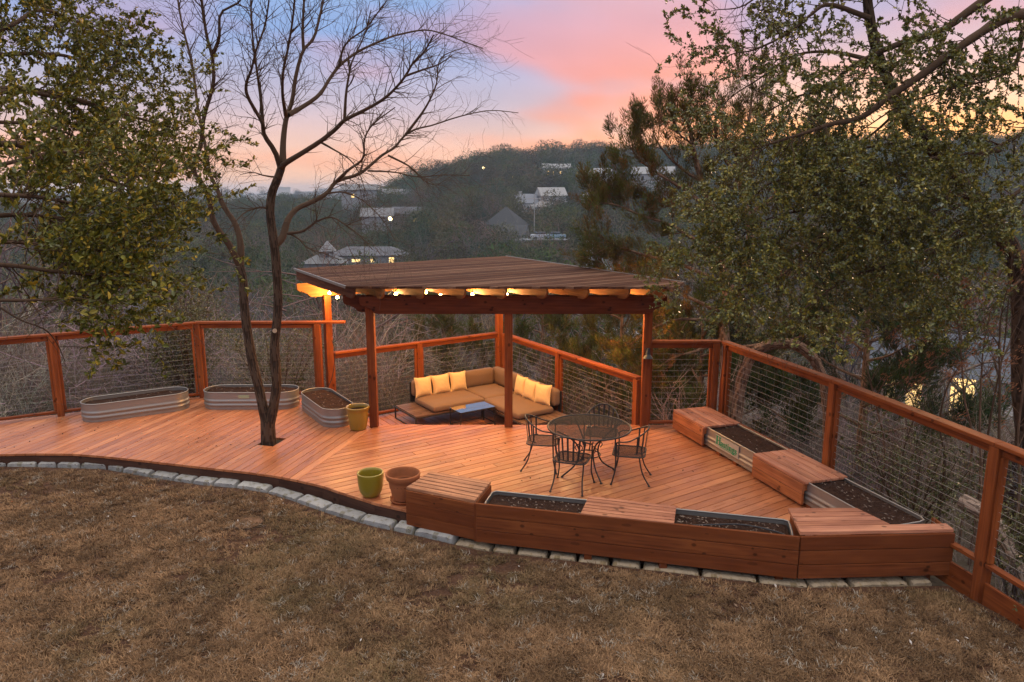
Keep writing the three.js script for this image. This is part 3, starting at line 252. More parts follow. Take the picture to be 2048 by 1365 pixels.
{
  const r = rng(7), kinds = [];
  for (let k = 0; k < 4; k++) {
    const s = new Soup();
    for (let i = 0; i < 16; i++) {
      const a = r() * 6.28, lean = 0.35 + r() * 0.95, L = 0.03 + r() * 0.045, w = 0.0016 + r() * 0.0016, bx = (r() - 0.5) * 0.07, bz = (r() - 0.5) * 0.07, dx = Math.cos(a), dz = Math.sin(a), sx = -dz * w, sz = dx * w;
      const m = [bx + dx * Math.sin(lean * 0.5) * L * 0.55, Math.cos(lean * 0.5) * L * 0.55, bz + dz * Math.sin(lean * 0.5) * L * 0.55], t = [m[0] + dx * Math.sin(lean) * L * 0.6, m[1] + Math.cos(lean) * L * 0.45, m[2] + dz * Math.sin(lean) * L * 0.6];
      s.quad([bx - sx, 0, bz - sz], [bx + sx, 0, bz + sz], [m[0] + sx, m[1], m[2] + sz], [m[0] - sx, m[1], m[2] - sz]); s.tri([m[0] - sx, m[1], m[2] - sz], [m[0] + sx, m[1], m[2] + sz], t);
    }
    kinds.push(s.geo());
  }
  M.grass = matte({ color: C(1, 1, 1), roughness: 0.9, side: THREE.DoubleSide });
  const N = 34000, lists = [[], [], [], []], m4 = new THREE.Matrix4(), q = new THREE.Quaternion(), up = new THREE.Vector3(0, 1, 0);
  for (let i = 0; i < N * 3; i++) {
    const z = -4.6 - r() * 7.2, x = (r() * 2 - 1) * Math.min(9, 1.0 - z * 0.78), d = distLine(LAWN_EDGE, x, z);
    if (d > -0.07) continue;
    const patch = fbm(x * 0.9, z * 0.9, 201, 4), fine = fbm(x * 4.5, z * 4.5, 205, 2), dens = sstep(0.26, 0.56, patch * 0.5 + fine * 0.5) * 0.9 + 0.1;
    const bare = Math.exp(-((x + 3.3) ** 2 + (z + 8.6) ** 2) / 0.35) * 0.8 + Math.exp(-((x + 7.5) ** 2 / 6 + (z + 10) ** 2 / 0.6)) * 0.4;
    if (r() > dens * (1 - bare) * sstep(0.02, 0.35, -d + 0.05)) continue;
    const green = sstep(0.52, 0.75, fbm(x * 0.7 + 9, z * 0.7, 211, 3)) * 0.35 * r(), t = r();
    let c = mix3([0.15, 0.082, 0.041], [0.36, 0.218, 0.112], t); const pale = fbm(x * 2.2, z * 2.2, 221, 3); c = c.map((v) => v * lerp(0.7, 1.15, sstep(0.3, 0.7, pale))); c = mix3(c, [0.13, 0.13, 0.05], green); if (r() < 0.2) c = c.map((v) => v * 0.55); if (r() < 0.04) c = [0.36, 0.31, 0.24];
    const s = 0.7 + r() * 0.7; m4.compose(new THREE.Vector3(x, -0.203, z), q.setFromAxisAngle(up, r() * 6.28), new THREE.Vector3(s, s * (0.5 + r() * 0.4), s));
    lists[(i * 7) % 4].push([m4.clone(), C(...c)]);
  }
  const lawnGrass = new THREE.Group(); lawnGrass.name = 'dry_grass'; tag(lawnGrass, 'dormant brown grass covering the lawn in front of the deck', 'grass'); lawnGrass.userData.kind = 'stuff'; scene.add(lawnGrass);
  lists.forEach((l, k) => { const im = shade(new THREE.InstancedMesh(kinds[k], M.grass, l.length)); l.forEach(([m, c], i) => { im.setMatrixAt(i, m); im.setColorAt(i, c); }); im.name = 'grass_tufts'; im.userData.kind = 'stuff'; lawnGrass.add(im); });
  // fallen leaves and pale chips
  const leaf = new Soup(); leaf.tri([-0.02, 0, 0], [0, 0.003, 0.009], [0.022, 0.001, 0]); leaf.tri([-0.02, 0, 0], [0.022, 0.001, 0], [0, 0.004, -0.009]);
  const ls = []; for (let i = 0; i < 900; i++) { const z = -4.6 - r() * 7, x = (r() * 2 - 1) * Math.min(9, 1 - z * 0.78); if (distLine(LAWN_EDGE, x, z) > -0.05 || (r() > 0.25 && !(Math.hypot(x + 3.1, z + 8.55) < 0.7) && !(x > 2.4 && z < -6.3))) continue; const s = 0.5 + r() * 0.9; ls.push([new THREE.Matrix4().compose(new THREE.Vector3(x, -0.19 + r() * 0.02, z), new THREE.Quaternion().setFromEuler(new THREE.Euler(r() * 0.8, r() * 6.28, r() * 0.8)), new THREE.Vector3(s, s, s)), C(...(r() < 0.4 ? [0.55, 0.5, 0.45] : [0.22, 0.15, 0.1]))]); }
  const im = shade(new THREE.InstancedMesh(leaf.geo(), M.grass, ls.length)); ls.forEach(([m, c], i) => { im.setMatrixAt(i, m); im.setColorAt(i, c); }); im.name = 'fallen_leaves'; tag(im, 'small dry leaves and pale chips scattered over the lawn', 'leaves'); im.userData.kind = 'stuff'; scene.add(im);
}
{ // a few dry leaves blown onto the deck
  const r = rng(61), leaf = new Soup(); leaf.tri([-0.02, 0, 0], [0, 0.004, 0.009], [0.022, 0.001, 0]); leaf.tri([-0.02, 0, 0], [0.022, 0.001, 0], [0, 0.006, -0.009]); const n = 130, im = shade(new THREE.InstancedMesh(leaf.geo(), M.grass, n));
  for (let i = 0; i < n; i++) { const k = r(), x = k < 0.6 ? -9 + r() * 5.8 : -2.2 + r() * 5.4, z = k < 0.6 ? -11.2 - r() * 1.7 : -9.9 - r() * 2.2, s = 0.5 + r() * 0.8; im.setMatrixAt(i, new THREE.Matrix4().compose(new THREE.Vector3(x, 0.003, z), new THREE.Quaternion().setFromEuler(new THREE.Euler(r() * 0.3, r() * 6.28, r() * 0.3)), new THREE.Vector3(s, s, s))); im.setColorAt(i, r() < 0.85 ? C(0.07, 0.035, 0.02) : C(0.4, 0.33, 0.26)); }
  im.name = 'deck_leaves'; tag(im, 'tiny dry leaves scattered over the deck boards', 'leaves'); im.userData.kind = 'stuff'; scene.add(im);
}
{ // old flush stump in the lawn
  const s = new THREE.CylinderGeometry(0.175, 0.2, 0.05, 22, 1); const p = s.attributes.position; const r = rng(3); for (let i = 0; i < p.count; i++) { const k = 1 + 0.1 * (noise2(Math.atan2(p.getZ(i), p.getX(i)) * 3, 2, 4) - 0.5); p.setX(i, p.getX(i) * k); p.setZ(i, p.getZ(i) * k); }
  s.computeVertexNormals();
  const st = thing('tree_stump', 'low round weathered stump set flush in the brown lawn', 'stump', [-3.45, -0.212, -8.96]);
  part('cut_top', s, matte({ color: C(0.20, 0.13, 0.085), map: soilMap, roughness: 1 }), st);
  part('bark_ring', new THREE.TorusGeometry(0.185, 0.018, 6, 26).rotateX(Math.PI / 2), M.bark, st, [0, 0.012, 0]);
}
// ---------- limestone edging along the deck ----------
const STONE_LINE = [[-13.5, -11.0], [-8.05, -10.98], [-7.15, -11.0], [-6.37, -10.92], [-5.38, -10.51], [-4.61, -10.25], [-3.81, -10.08], [-3.3, -9.84], [-2.945, -9.58], [-2.367, -9.18], [-1.77, -8.85], [-1.37, -8.72], [-0.45, -8.30], [3.12, -7.41], [4.7, -7.49]];
{
  const ed = thing('stone_edging', 'row of rough limestone blocks bordering the curved deck edge', 'edging'), r = rng(19);
  const seg = []; let tot = 0; for (let i = 0; i + 1 < STONE_LINE.length; i++) { const l = Math.hypot(STONE_LINE[i + 1][0] - STONE_LINE[i][0], STONE_LINE[i + 1][1] - STONE_LINE[i][1]); seg.push([tot, l]); tot += l; }
  const at = (s) => { let i = 0; while (i < seg.length - 1 && s > seg[i][0] + seg[i][1]) i++; const t = clamp((s - seg[i][0]) / seg[i][1], 0, 1), a = STONE_LINE[i], b = STONE_LINE[i + 1]; return [lerp(a[0], b[0], t), lerp(a[1], b[1], t)]; };
  let s = 4.6; // start a little outside the left frame edge
  while (s < tot - 0.2) {
    const L = r() < 0.35 ? 0.28 + r() * 0.1 : 0.44 + r() * 0.22, a = at(s), b = at(Math.min(tot, s + L)), ang = Math.atan2(b[1] - a[1], b[0] - a[0]), W = 0.185 + r() * 0.035, Hh = 0.2, len = Math.hypot(b[0] - a[0], b[1] - a[1]) - 0.012;
    const g0 = new THREE.BoxGeometry(len, Hh, W, 9, 3, 5), p = g0.attributes.position, ph = r() * 50;
    for (let i = 0; i < p.count; i++) {       // knock the edges round and the faces rough
      let x = p.getX(i), y = p.getY(i), z = p.getZ(i); const ex = Math.abs(x) / (len / 2), ey = y / (Hh / 2), ez = Math.abs(z) / (W / 2);
      const e = (ex > 0.98 ? 1 : 0) + (ey > 0.98 ? 1 : 0) + (ez > 0.98 ? 1 : 0); if (e >= 2) { x *= 1 - 0.012 / len * e; y -= ey > 0.9 ? 0.008 * e * (0.4 + hash3(i, 3, 5)) : 0; z *= 1 - 0.02 * e; }
      const n = fbm(x * 14 + ph, z * 14 + y * 9, 301, 3) - 0.5; p.setXYZ(i, x + (ex > 0.95 ? n * 0.012 : 0), y + (ey > 0.9 ? n * 0.014 : 0), z + (ez > 0.95 ? n * 0.022 : 0));
    }
    const g = mergeVertices(g0.deleteAttribute('uv').deleteAttribute('normal')); g.computeVertexNormals();
    const uvs = new Float32Array(g.attributes.position.count * 2); for (let i = 0; i < uvs.length / 2; i++) { uvs[i * 2] = (g.attributes.position.getX(i) + ph) * 2.2; uvs[i * 2 + 1] = (g.attributes.position.getZ(i) + g.attributes.position.getY(i)) * 2.2; } g.setAttribute('uv', new THREE.BufferAttribute(uvs, 2));
    g.rotateY(-ang); const nx = Math.sin(ang), nz = -Math.cos(ang); g.translate((a[0] + b[0]) / 2 + nx * W / 2, (a[0] > -1.2 ? -0.21   : -0.145) - Hh / 2 + (r() - 0.5) * 0.012, (a[1] + b[1]) / 2 + nz * W / 2);
    part('stone', g, a[0] > -1.2 ? (M.stoneTan ??= Object.assign(M.stone[0].clone(), { color: C(0.36, 0.28, 0.19) })) : M.stone[Math.floor(r() * 3)], ed); s += L + 0.012 + r() * 0.01;
  }
}
// ---------- decks ----------
const DECK_FRONT = [[-13.5, -11.0], [-8.075, -11.01], [-7.5, -11.05], [-6.92, -11.03], [-6.33, -10.91], [-5.635, -10.73], [-4.7, -10.47], [-3.87, -10.25], [-3.4, -10.09], [-2.675, -9.74], [-2.4, -9.54], [-1.82, -9.15], [-1.38, -8.93], [-0.5, -8.55], [3.2, -7.66], [4.55, -7.7]];
const ANG_L = Math.atan2(2.35, 0.625) / R, ANG_M = 33.5, TH = ANG_M * R;
const U = [Math.cos(TH), -Math.sin(TH)], N = [-Math.sin(TH), -Math.cos(TH)];            // along the rear-left fence, and away from the camera
const CORNER = [-0.30, -16.80];
const loc = (u, n) => [CORNER[0] + U[0] * u + N[0] * n, CORNER[1] + U[1] * u + N[1] * n];
const D0 = [-3.085, -9.95], D1 = [-2.46, -12.3];
const POST_L = [-3.70, -14.52], FRONT_POSTS = [[-2.43, -12.42], [-0.06, -12.42], [2.33, -12.42]];
const regionLeft = [...DECK_FRONT.filter((p) => p[0] < -3.2), D0, [D1[0] - 0.0, D1[1]], [-2.58, -12.5], [-3.78, -14.5], [-6.24, -14.38], [-8.34, -13.17], [-13.5, -10.2 - 0.05]];
regionLeft[regionLeft.length - 1] = [-12.9, -10.99];
const regionMid = [D0, D1, [-2.40, -12.47], [-1.82, -12.56], [-1.69, -12.5], [2.85, -12.5], [3.62, -12.5], [4.42, -9.75], [4.9, -7.72], ...DECK_FRONT.filter((p) => p[0] > -3.0).reverse()];
function boards(parent, region, angDeg, pitch, y1, thick, mats, opt = {}) {
  const th = angDeg * R, d = [Math.cos(th), -Math.sin(th)], n = [Math.sin(th), Math.cos(th)], r = rng(opt.seed ?? 1);
  const S = region.map((p) => p[0] * n[0] + p[1] * n[1]), s0 = Math.min(...S), s1 = Math.max(...S), gap = opt.gap ?? 0.009, first = opt.align !== undefined ? s0 - ((((s0 - (opt.align[0] * n[0] + opt.align[1] * n[1])) % pitch) + pitch) % pitch) : s0 + (opt.phase ?? 0.003);
  const cut = (s) => { const ts = []; for (let i = 0; i < region.length; i++) { const a = region[i], b = region[(i + 1) % region.length], sa = a[0] * n[0] + a[1] * n[1] - s, sb = b[0] * n[0] + b[1] * n[1] - s; if ((sa < 0) !== (sb < 0)) { const k = sa / (sa - sb), x = lerp(a[0], b[0], k), z = lerp(a[1], b[1], k); ts.push(x * d[0] + z * d[1]); } } return ts.length >= 2 ? [Math.min(...ts), Math.max(...ts)] : null; };
  const P = (s, t) => [n[0] * s + d[0] * t, n[1] * s + d[1] * t];
  for (let s = first; s < s1 - 0.01; s += pitch) {
    const a = Math.max(s + gap / 2, s0 + 0.002), b = Math.min(s + pitch - gap / 2, s1 - 0.002); if (b - a < 0.015) continue;
    const ia = cut(a), ib = cut(b); if (!ia || !ib) continue;
    let pieces = [[ia[0], ia[1], ib[0], ib[1]]]; const len = (ia[1] - ia[0] + ib[1] - ib[0]) / 2; if (len < 0.03) continue;
    const split = (at, w) => { pieces = pieces.flatMap((p) => (at > Math.max(p[0], p[2]) + 0.3 && at < Math.min(p[1], p[3]) - 0.3 ? [[p[0], at - w, p[2], at - w], [at + w, p[1], at + w, p[3]]] : [p])); };
    if (opt.hole) { const hs = opt.hole.p[0] * n[0] + opt.hole.p[1] * n[1], ht = opt.hole.p[0] * d[0] + opt.hole.p[1] * d[1]; if (a > hs - opt.hole.s && b < hs + opt.hole.s) split(ht, opt.hole.t); }
    if (opt.joint && len > 3.4 && r() < 0.8) { const t = ia[0] + len * (0.3 + 0.4 * r()); split(Math.round(t / 0.4) * 0.4, 0.0015); }
    for (const p of pieces) { const dy = (r() - 0.5) * 0.002; part(opt.name ?? 'deck_board', prism([P(a, p[0]), P(a, p[1]), P(b, p[3]), P(b, p[2])], y1 - thick + dy, y1 + dy, th, 0.0035, [r() * 9, r() * 9]), mats[Math.floor(r() * mats.length)], parent); }
  }
}
const deck = structure('upper_deck');
boards(deck, regionLeft, ANG_L, 0.1435, 0, 0.036, M.deck, { seed: 5, hole: { p: [-4.03, -11.62], s: 0.21, t: 0.2 }, align: [D0[0] - 0.002, D0[1]] });
boards(deck, regionMid, ANG_M, 0.1435, 0, 0.036, M.deck, { seed: 6, joint: true });
{ // fascia under the curved edge and the edge towards the sunken corner
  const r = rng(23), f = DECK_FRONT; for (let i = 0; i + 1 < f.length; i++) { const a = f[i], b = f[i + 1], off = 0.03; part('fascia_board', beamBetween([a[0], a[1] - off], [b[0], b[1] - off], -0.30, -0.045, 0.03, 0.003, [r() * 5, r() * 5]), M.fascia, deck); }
  part('step_riser', beamBetween([-2.4, -12.44], [2.5, -12.44], -0.64, -0.045, 0.03, 0.003), M.rail, deck);
  part('side_riser', beamBetween([-3.7, -14.44], [-2.5, -12.46], -0.64, -0.045, 0.03, 0.003), M.rail, deck);
}
const LOW = -0.65;
const lowDeck = structure('lower_deck');
boards(lowDeck, [loc(-4.1, 0.06), loc(0.06, 0.06), [2.42, -12.3], [2.3, -12.2], [-2.35, -12.2], [-2.55, -12.5]], ANG_M - 90, 0.1435, LOW, 0.036, M.deck, { seed: 9 });
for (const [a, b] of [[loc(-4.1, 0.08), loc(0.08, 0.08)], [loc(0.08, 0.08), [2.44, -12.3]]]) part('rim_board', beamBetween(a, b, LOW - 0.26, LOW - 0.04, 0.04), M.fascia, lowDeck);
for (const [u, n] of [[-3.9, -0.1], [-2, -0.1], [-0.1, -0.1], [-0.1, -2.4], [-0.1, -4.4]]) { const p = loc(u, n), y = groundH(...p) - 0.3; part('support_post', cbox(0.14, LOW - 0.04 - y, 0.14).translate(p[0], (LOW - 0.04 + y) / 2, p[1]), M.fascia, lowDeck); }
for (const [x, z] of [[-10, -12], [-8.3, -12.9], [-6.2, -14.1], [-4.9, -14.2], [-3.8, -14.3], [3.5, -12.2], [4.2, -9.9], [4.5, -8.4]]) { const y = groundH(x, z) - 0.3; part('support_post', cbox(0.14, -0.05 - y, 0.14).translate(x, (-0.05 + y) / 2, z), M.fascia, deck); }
// ---------- pergola over the sunken corner ----------
const FB = -12.42, ro = rng(41), off = () => [ro() * 9, ro() * 9];
function ogee(L, h, t, both) {      // beam plank along +x from 0 to L, decorative cut at its start (and end)
  const s = new THREE.Shape(); s.moveTo(0.0, h); s.lineTo(0.0, h * 0.62); s.quadraticCurveTo(0.02, h * 0.42, 0.12, h * 0.4); s.lineTo(0.13, h * 0.34); s.quadraticCurveTo(0.2, h * 0.3, 0.22, h * 0.16); s.quadraticCurveTo(0.24, 0.0, 0.34, 0);
  if (both) { s.lineTo(L - 0.34, 0); s.quadraticCurveTo(L - 0.24, 0, L - 0.22, h * 0.16); s.quadraticCurveTo(L - 0.2, h * 0.3, L - 0.13, h * 0.34); s.lineTo(L - 0.12, h * 0.4); s.quadraticCurveTo(L - 0.02, h * 0.42, L, h * 0.62); s.lineTo(L, h); } else { s.lineTo(L, 0); s.lineTo(L, h); }
  const g = new THREE.ExtrudeGeometry(s, { depth: t - 0.008, bevelEnabled: true, bevelSize: 0.004, bevelThickness: 0.004, bevelSegments: 1, curveSegments: 5 }); g.translate(0, 0, -t / 2 + 0.004);
  return metric(g, 0, off());
}
const pergola = thing('pergola', 'stained wood pergola with slatted roof over the sunken seating corner', 'pergola');
const ROOF = [[-2.727, -12.30], [-4.44, -15.03], [-0.17, -18.0], [2.98, -12.68], [2.72, -12.02]]; ROOF[0] = [-2.75, -12.08];
for (const [x, z] of FRONT_POSTS) part('post', cbox(0.14, 2.32 - LOW, 0.14, 0.006, off()).translate(x, (2.32 + LOW) / 2, z), M.railB, pergola);
for (const p of [POST_L, CORNER]) part('post', cbox(0.14, 2.06 - LOW, 0.14, 0.006, off()).rotateY(TH).translate(p[0], (2.06 + LOW) / 2 - 0.02, p[1]), M.rail, pergola);
part('beam', ogee(5.2, 0.29, 0.042, true).translate(-2.58, 2.03, FB + 0.095), M.beam, pergola);
part('beam', ogee(5.55, 0.29, 0.042, true).translate(-2.9, 2.03, FB - 0.095), M.beam, pergola);
{ const a = loc(-4.66, 0.03); part('beam', ogee(5.5, 0.28, 0.09, false).rotateY(TH).translate(a[0], 2.025, a[1]), M.rafter, pergola).userData.label = 'pale rear beam with a scalloped end lit by the bulbs'; }
const RD = [0.53, 0.848];
for (const x of [-2.62, -2.12, -1.45, -0.77, -0.09, 0.59, 1.27, 1.95, 2.58]) {
  const z = x < -2.5 ? -12.16 : -12.08, b = ROOF[1], c = ROOF[2], dx = c[0] - b[0], dz = c[1] - b[1], den = RD[0] * dz - RD[1] * dx, t = ((x - b[0]) * dz - (z - b[1]) * dx) / den, L = t - 0.06;
  const s = new THREE.Shape(), h = 0.185; s.moveTo(0.02, h); s.lineTo(0.0, h * 0.85); s.quadraticCurveTo(0.01, h * 0.25, 0.14, 0.0); s.lineTo(L, 0); s.lineTo(L, h);
  const g = metric(new THREE.ExtrudeGeometry(s, { depth: 0.04, bevelEnabled: false, curveSegments: 5 }), 0, off()); g.translate(0, 0, -0.02); g.rotateY(Math.PI - Math.atan2(RD[1], RD[0])); g.translate(x, 2.3, z);
  part('rafter', g, x < -2.5 ? M.roof[0] : M.rafter, pergola);
}
boards(pergola, ROOF, ANG_M, 0.078, 2.527, 0.04, M.roof, { name: 'roof_slat', gap: 0.016, seed: 77 });
part('edge_trim', beamBetween([-2.755, -12.1], [-4.46, -15.02], 2.487, 2.535, 0.02, 0.002), M.galv, pergola).userData.label = 'thin pale metal edge strip';
part('edge_trim', beamBetween([-0.155, -18.0], [3.0, -12.68], 2.487, 2.535, 0.02, 0.002), M.galv, pergola).userData.label = 'thin pale metal edge strip';
// ---------- string lights ----------
{
  const sl = thing('string_lights', 'warm bulb string lights hanging under the pergola rafters', 'string lights');
  const runs = [[[-3.75, 2.24, -14.6], [-3.58, 2.15, -14.3], [-3.33, 2.12, -13.9], [-2.85, 2.2, -13.3], [-2.4, 2.22, -12.75], [-2.07, 2.305, -13.0], [-1.57, 2.30, -13.3], [-1.26, 2.31, -12.85], [-0.7, 2.31, -12.9], [-0.1, 2.31, -13.0], [0.55, 2.27, -13.2], [1.1, 2.14, -13.1], [1.7, 2.14, -12.8]], [[-3.4, 2.12, -14.6], [-2.6, 1.98, -14.5], [-1.9, 1.96, -14.9], [-1.1, 1.96, -15.4], [-0.35, 1.98, -15.8], [0.2, 1.96, -14.9], [0.8, 1.96, -14.0], [1.5, 2.0, -13.2]]];
  const lit = [[1, 2, 5, 6, 7, 8, 9, 10, 11, 12], [1, 2, 3, 4, 5, 6, 7]];
  const bulbG = new THREE.LatheGeometry([[0, -0.062], [0.012, -0.06], [0.028, -0.05], [0.031, -0.034], [0.022, -0.018], [0.011, -0.006], [0.011, 0]].map((p) => new THREE.Vector2(...p)), 14), sockG = new THREE.CylinderGeometry(0.013, 0.015, 0.045, 8).translate(0, 0.024, 0), loopG = new THREE.CylinderGeometry(0.003, 0.003, 0.05, 5).translate(0, 0.068, 0);
  M.bulb = new THREE.MeshStandardMaterial({ color: C(1, 0.8, 0.5), emissive: C(1, 0.58, 0.17), emissiveIntensity: 30, roughness: 0.2 });
  runs.forEach((run, k) => {
    const cable = []; run.forEach((p, i) => { cable.push([p[0], p[1] + 0.075, p[2]]); if (i + 1 < run.length) { const q = run[i + 1]; cable.push([(p[0] + q[0]) / 2, Math.min(p[1], q[1]) + 0.045, (p[2] + q[2]) / 2]); } });
    part('cable', tube(cable, 0.005, 120, 5), M.black, sl);
    for (const i of lit[k]) {
      const p = run[i], s = part('socket', mergeGeometries([sockG, loopG.clone()]), M.black, sl, p); const b = part('bulb', bulbG, M.bulb, s);
      const l = new THREE.PointLight(C(1, 0.5, 0.16), 1.25); l.position.set(0, -0.035, 0); l.castShadow = true; l.shadow.radius = 1.2; l.name = 'bulb_light'; s.add(l);
    }
  });
}
// ---------- railings ----------
const wireUnit = new THREE.CylinderGeometry(1, 1, 1, 5, 1, true).rotateZ(Math.PI / 2);
function railing(name, label, pts, yDeck, yTop, o = {}) {
  const t = thing(name, label, 'railing', [0, 0, 0], 0, 'deck railings'), r = rng(o.seed ?? 3), F = () => [r() * 9, r() * 9];
  pts.forEach((p, i) => {
    const a = pts[Math.max(0, i - 1)], b = pts[Math.min(pts.length - 1, i + 1)], ang = -Math.atan2(b[1] - a[1], b[0] - a[0]);
    if (!(o.noPost ?? []).includes(i)) { const y0 = o.base?.[i] ?? yDeck; part('post', cbox(0.115, yTop - 0.045 - y0, 0.135, 0.006, F()).rotateY(ang).translate(p[0], (yTop - 0.045 + y0) / 2, p[1]), r() < 0.5 ? M.rail : M.railB, t); }
    if (i + 1 === pts.length) return;
    const q = pts[i + 1], dx = q[0] - p[0], dz = q[1] - p[1], L = Math.hypot(dx, dz), e = [dx / L, dz / L], at = (s) => [p[0] + e[0] * s, p[1] + e[1] * s];
    const s0 = i === 0 ? -(o.over0 ?? 0.06) : 0.002, s1 = i === pts.length - 2 ? L + (o.over1 ?? 0.06) : L - 0.002;
    part('top_rail', beamBetween(at(s0), at(s1), yTop - 0.042, yTop, 0.14, 0.006, F()), M.rail, t);
    const sr = part('under_rail', beamBetween(at(0.06), at(L - 0.06), yTop - 0.134, yTop - 0.043, 0.042, 0.004, F()), M.railB, t);
    const yb = yDeck + (o.bottom ?? 0.06);
    part('bottom_rail', beamBetween(at(0.06), at(L - 0.06), yb, yb + 0.042, 0.085, 0.004, F()), M.railB, t);
    if (o.kick) part('kick_board', beamBetween(at(0.06), at(L - 0.06), yDeck - 0.02, yDeck + 0.26, 0.035, 0.004, F()), M.railB, t);
    for (const s of [0.08, L - 0.08]) part('nailer', cbox(0.042, yTop - 0.14 - yb - 0.05, 0.06, 0.003, F()).rotateY(-Math.atan2(e[1], e[0])).translate(at(s)[0], (yTop - 0.14 + yb + 0.05) / 2, at(s)[1]), M.rail, t);
    const y0 = yb + 0.05, y1 = yTop - 0.14, nH = Math.max(3, Math.round((y1 - y0) / 0.1)), nV = Math.max(2, Math.round((L - 0.2) / 0.2));
    for (let k = 1; k < nH; k++) { const w = part('wire', wireUnit, M.wire, t, [(p[0] + q[0]) / 2, y0 + ((y1 - y0) * k) / nH, (p[1] + q[1]) / 2], [0, -Math.atan2(e[1], e[0]), 0]); w.scale.set(L - 0.18, 0.0022, 0.0022); }
    for (let k = 1; k < nV; k++) { const c = at(0.1 + ((L - 0.2) * k) / nV), w = part('wire', wireUnit, M.wire, t, [c[0] + e[1] * 0.005, (y0 + y1) / 2, c[1] - e[0] * 0.005], [0, 0, Math.PI / 2]); w.scale.set(y1 - y0, 0.0009, 0.0009); }
  });
  return t;
}
const along = (a, b, t) => [lerp(a[0], b[0], t), lerp(a[1], b[1], t)];
railing('railing', 'angled wire railing running off left behind the longest galvanized tub', [[-10.5, -11.78], [-8.34, -13.05], [-6.24, -14.27]], 0, 1.55, { seed: 51, over1: 0.0, noPost: [2] });
railing('railing', 'straight wire railing behind the twin trunk tree and middle tub', [[-6.22, -14.3], [-3.86, -14.34]], 0, 1.55, { seed: 52, over1: 0.55 });
railing('railing', 'wire railing behind the long side of the corner sofa', [POST_L, along(POST_L, CORNER, 0.49), CORNER], LOW, 0.87, { seed: 53, over0: -0.08, over1: -0.075, noPost: [0, 2] });
railing('railing', 'wire railing behind the pillows on the short sofa side and dining table', [[-0.14, -16.58], along([-0.14, -16.58], [2.22, -12.56], 0.47), [2.22, -12.56]], LOW, 0.87, { seed: 54, over0: 0.06, over1: 0.03 });
railing('railing', 'short wire railing between the pergola post and the far bench', [[2.33, -12.42], [3.52, -12.42]], 0, 1.55, { seed: 55, over0: -0.075, over1: 0.08, noPost: [0] });
railing('railing', 'long wire railing descending the right side behind the planters', [[3.68, -12.3], [4.42, -9.72], [4.98, -7.14], [5.5, -4.4]], -0.24, 1.55, { seed: 56, over0: 0.1, bottom: 0.44, kick: true, base: [0, 0, -0.4, -0.4] });
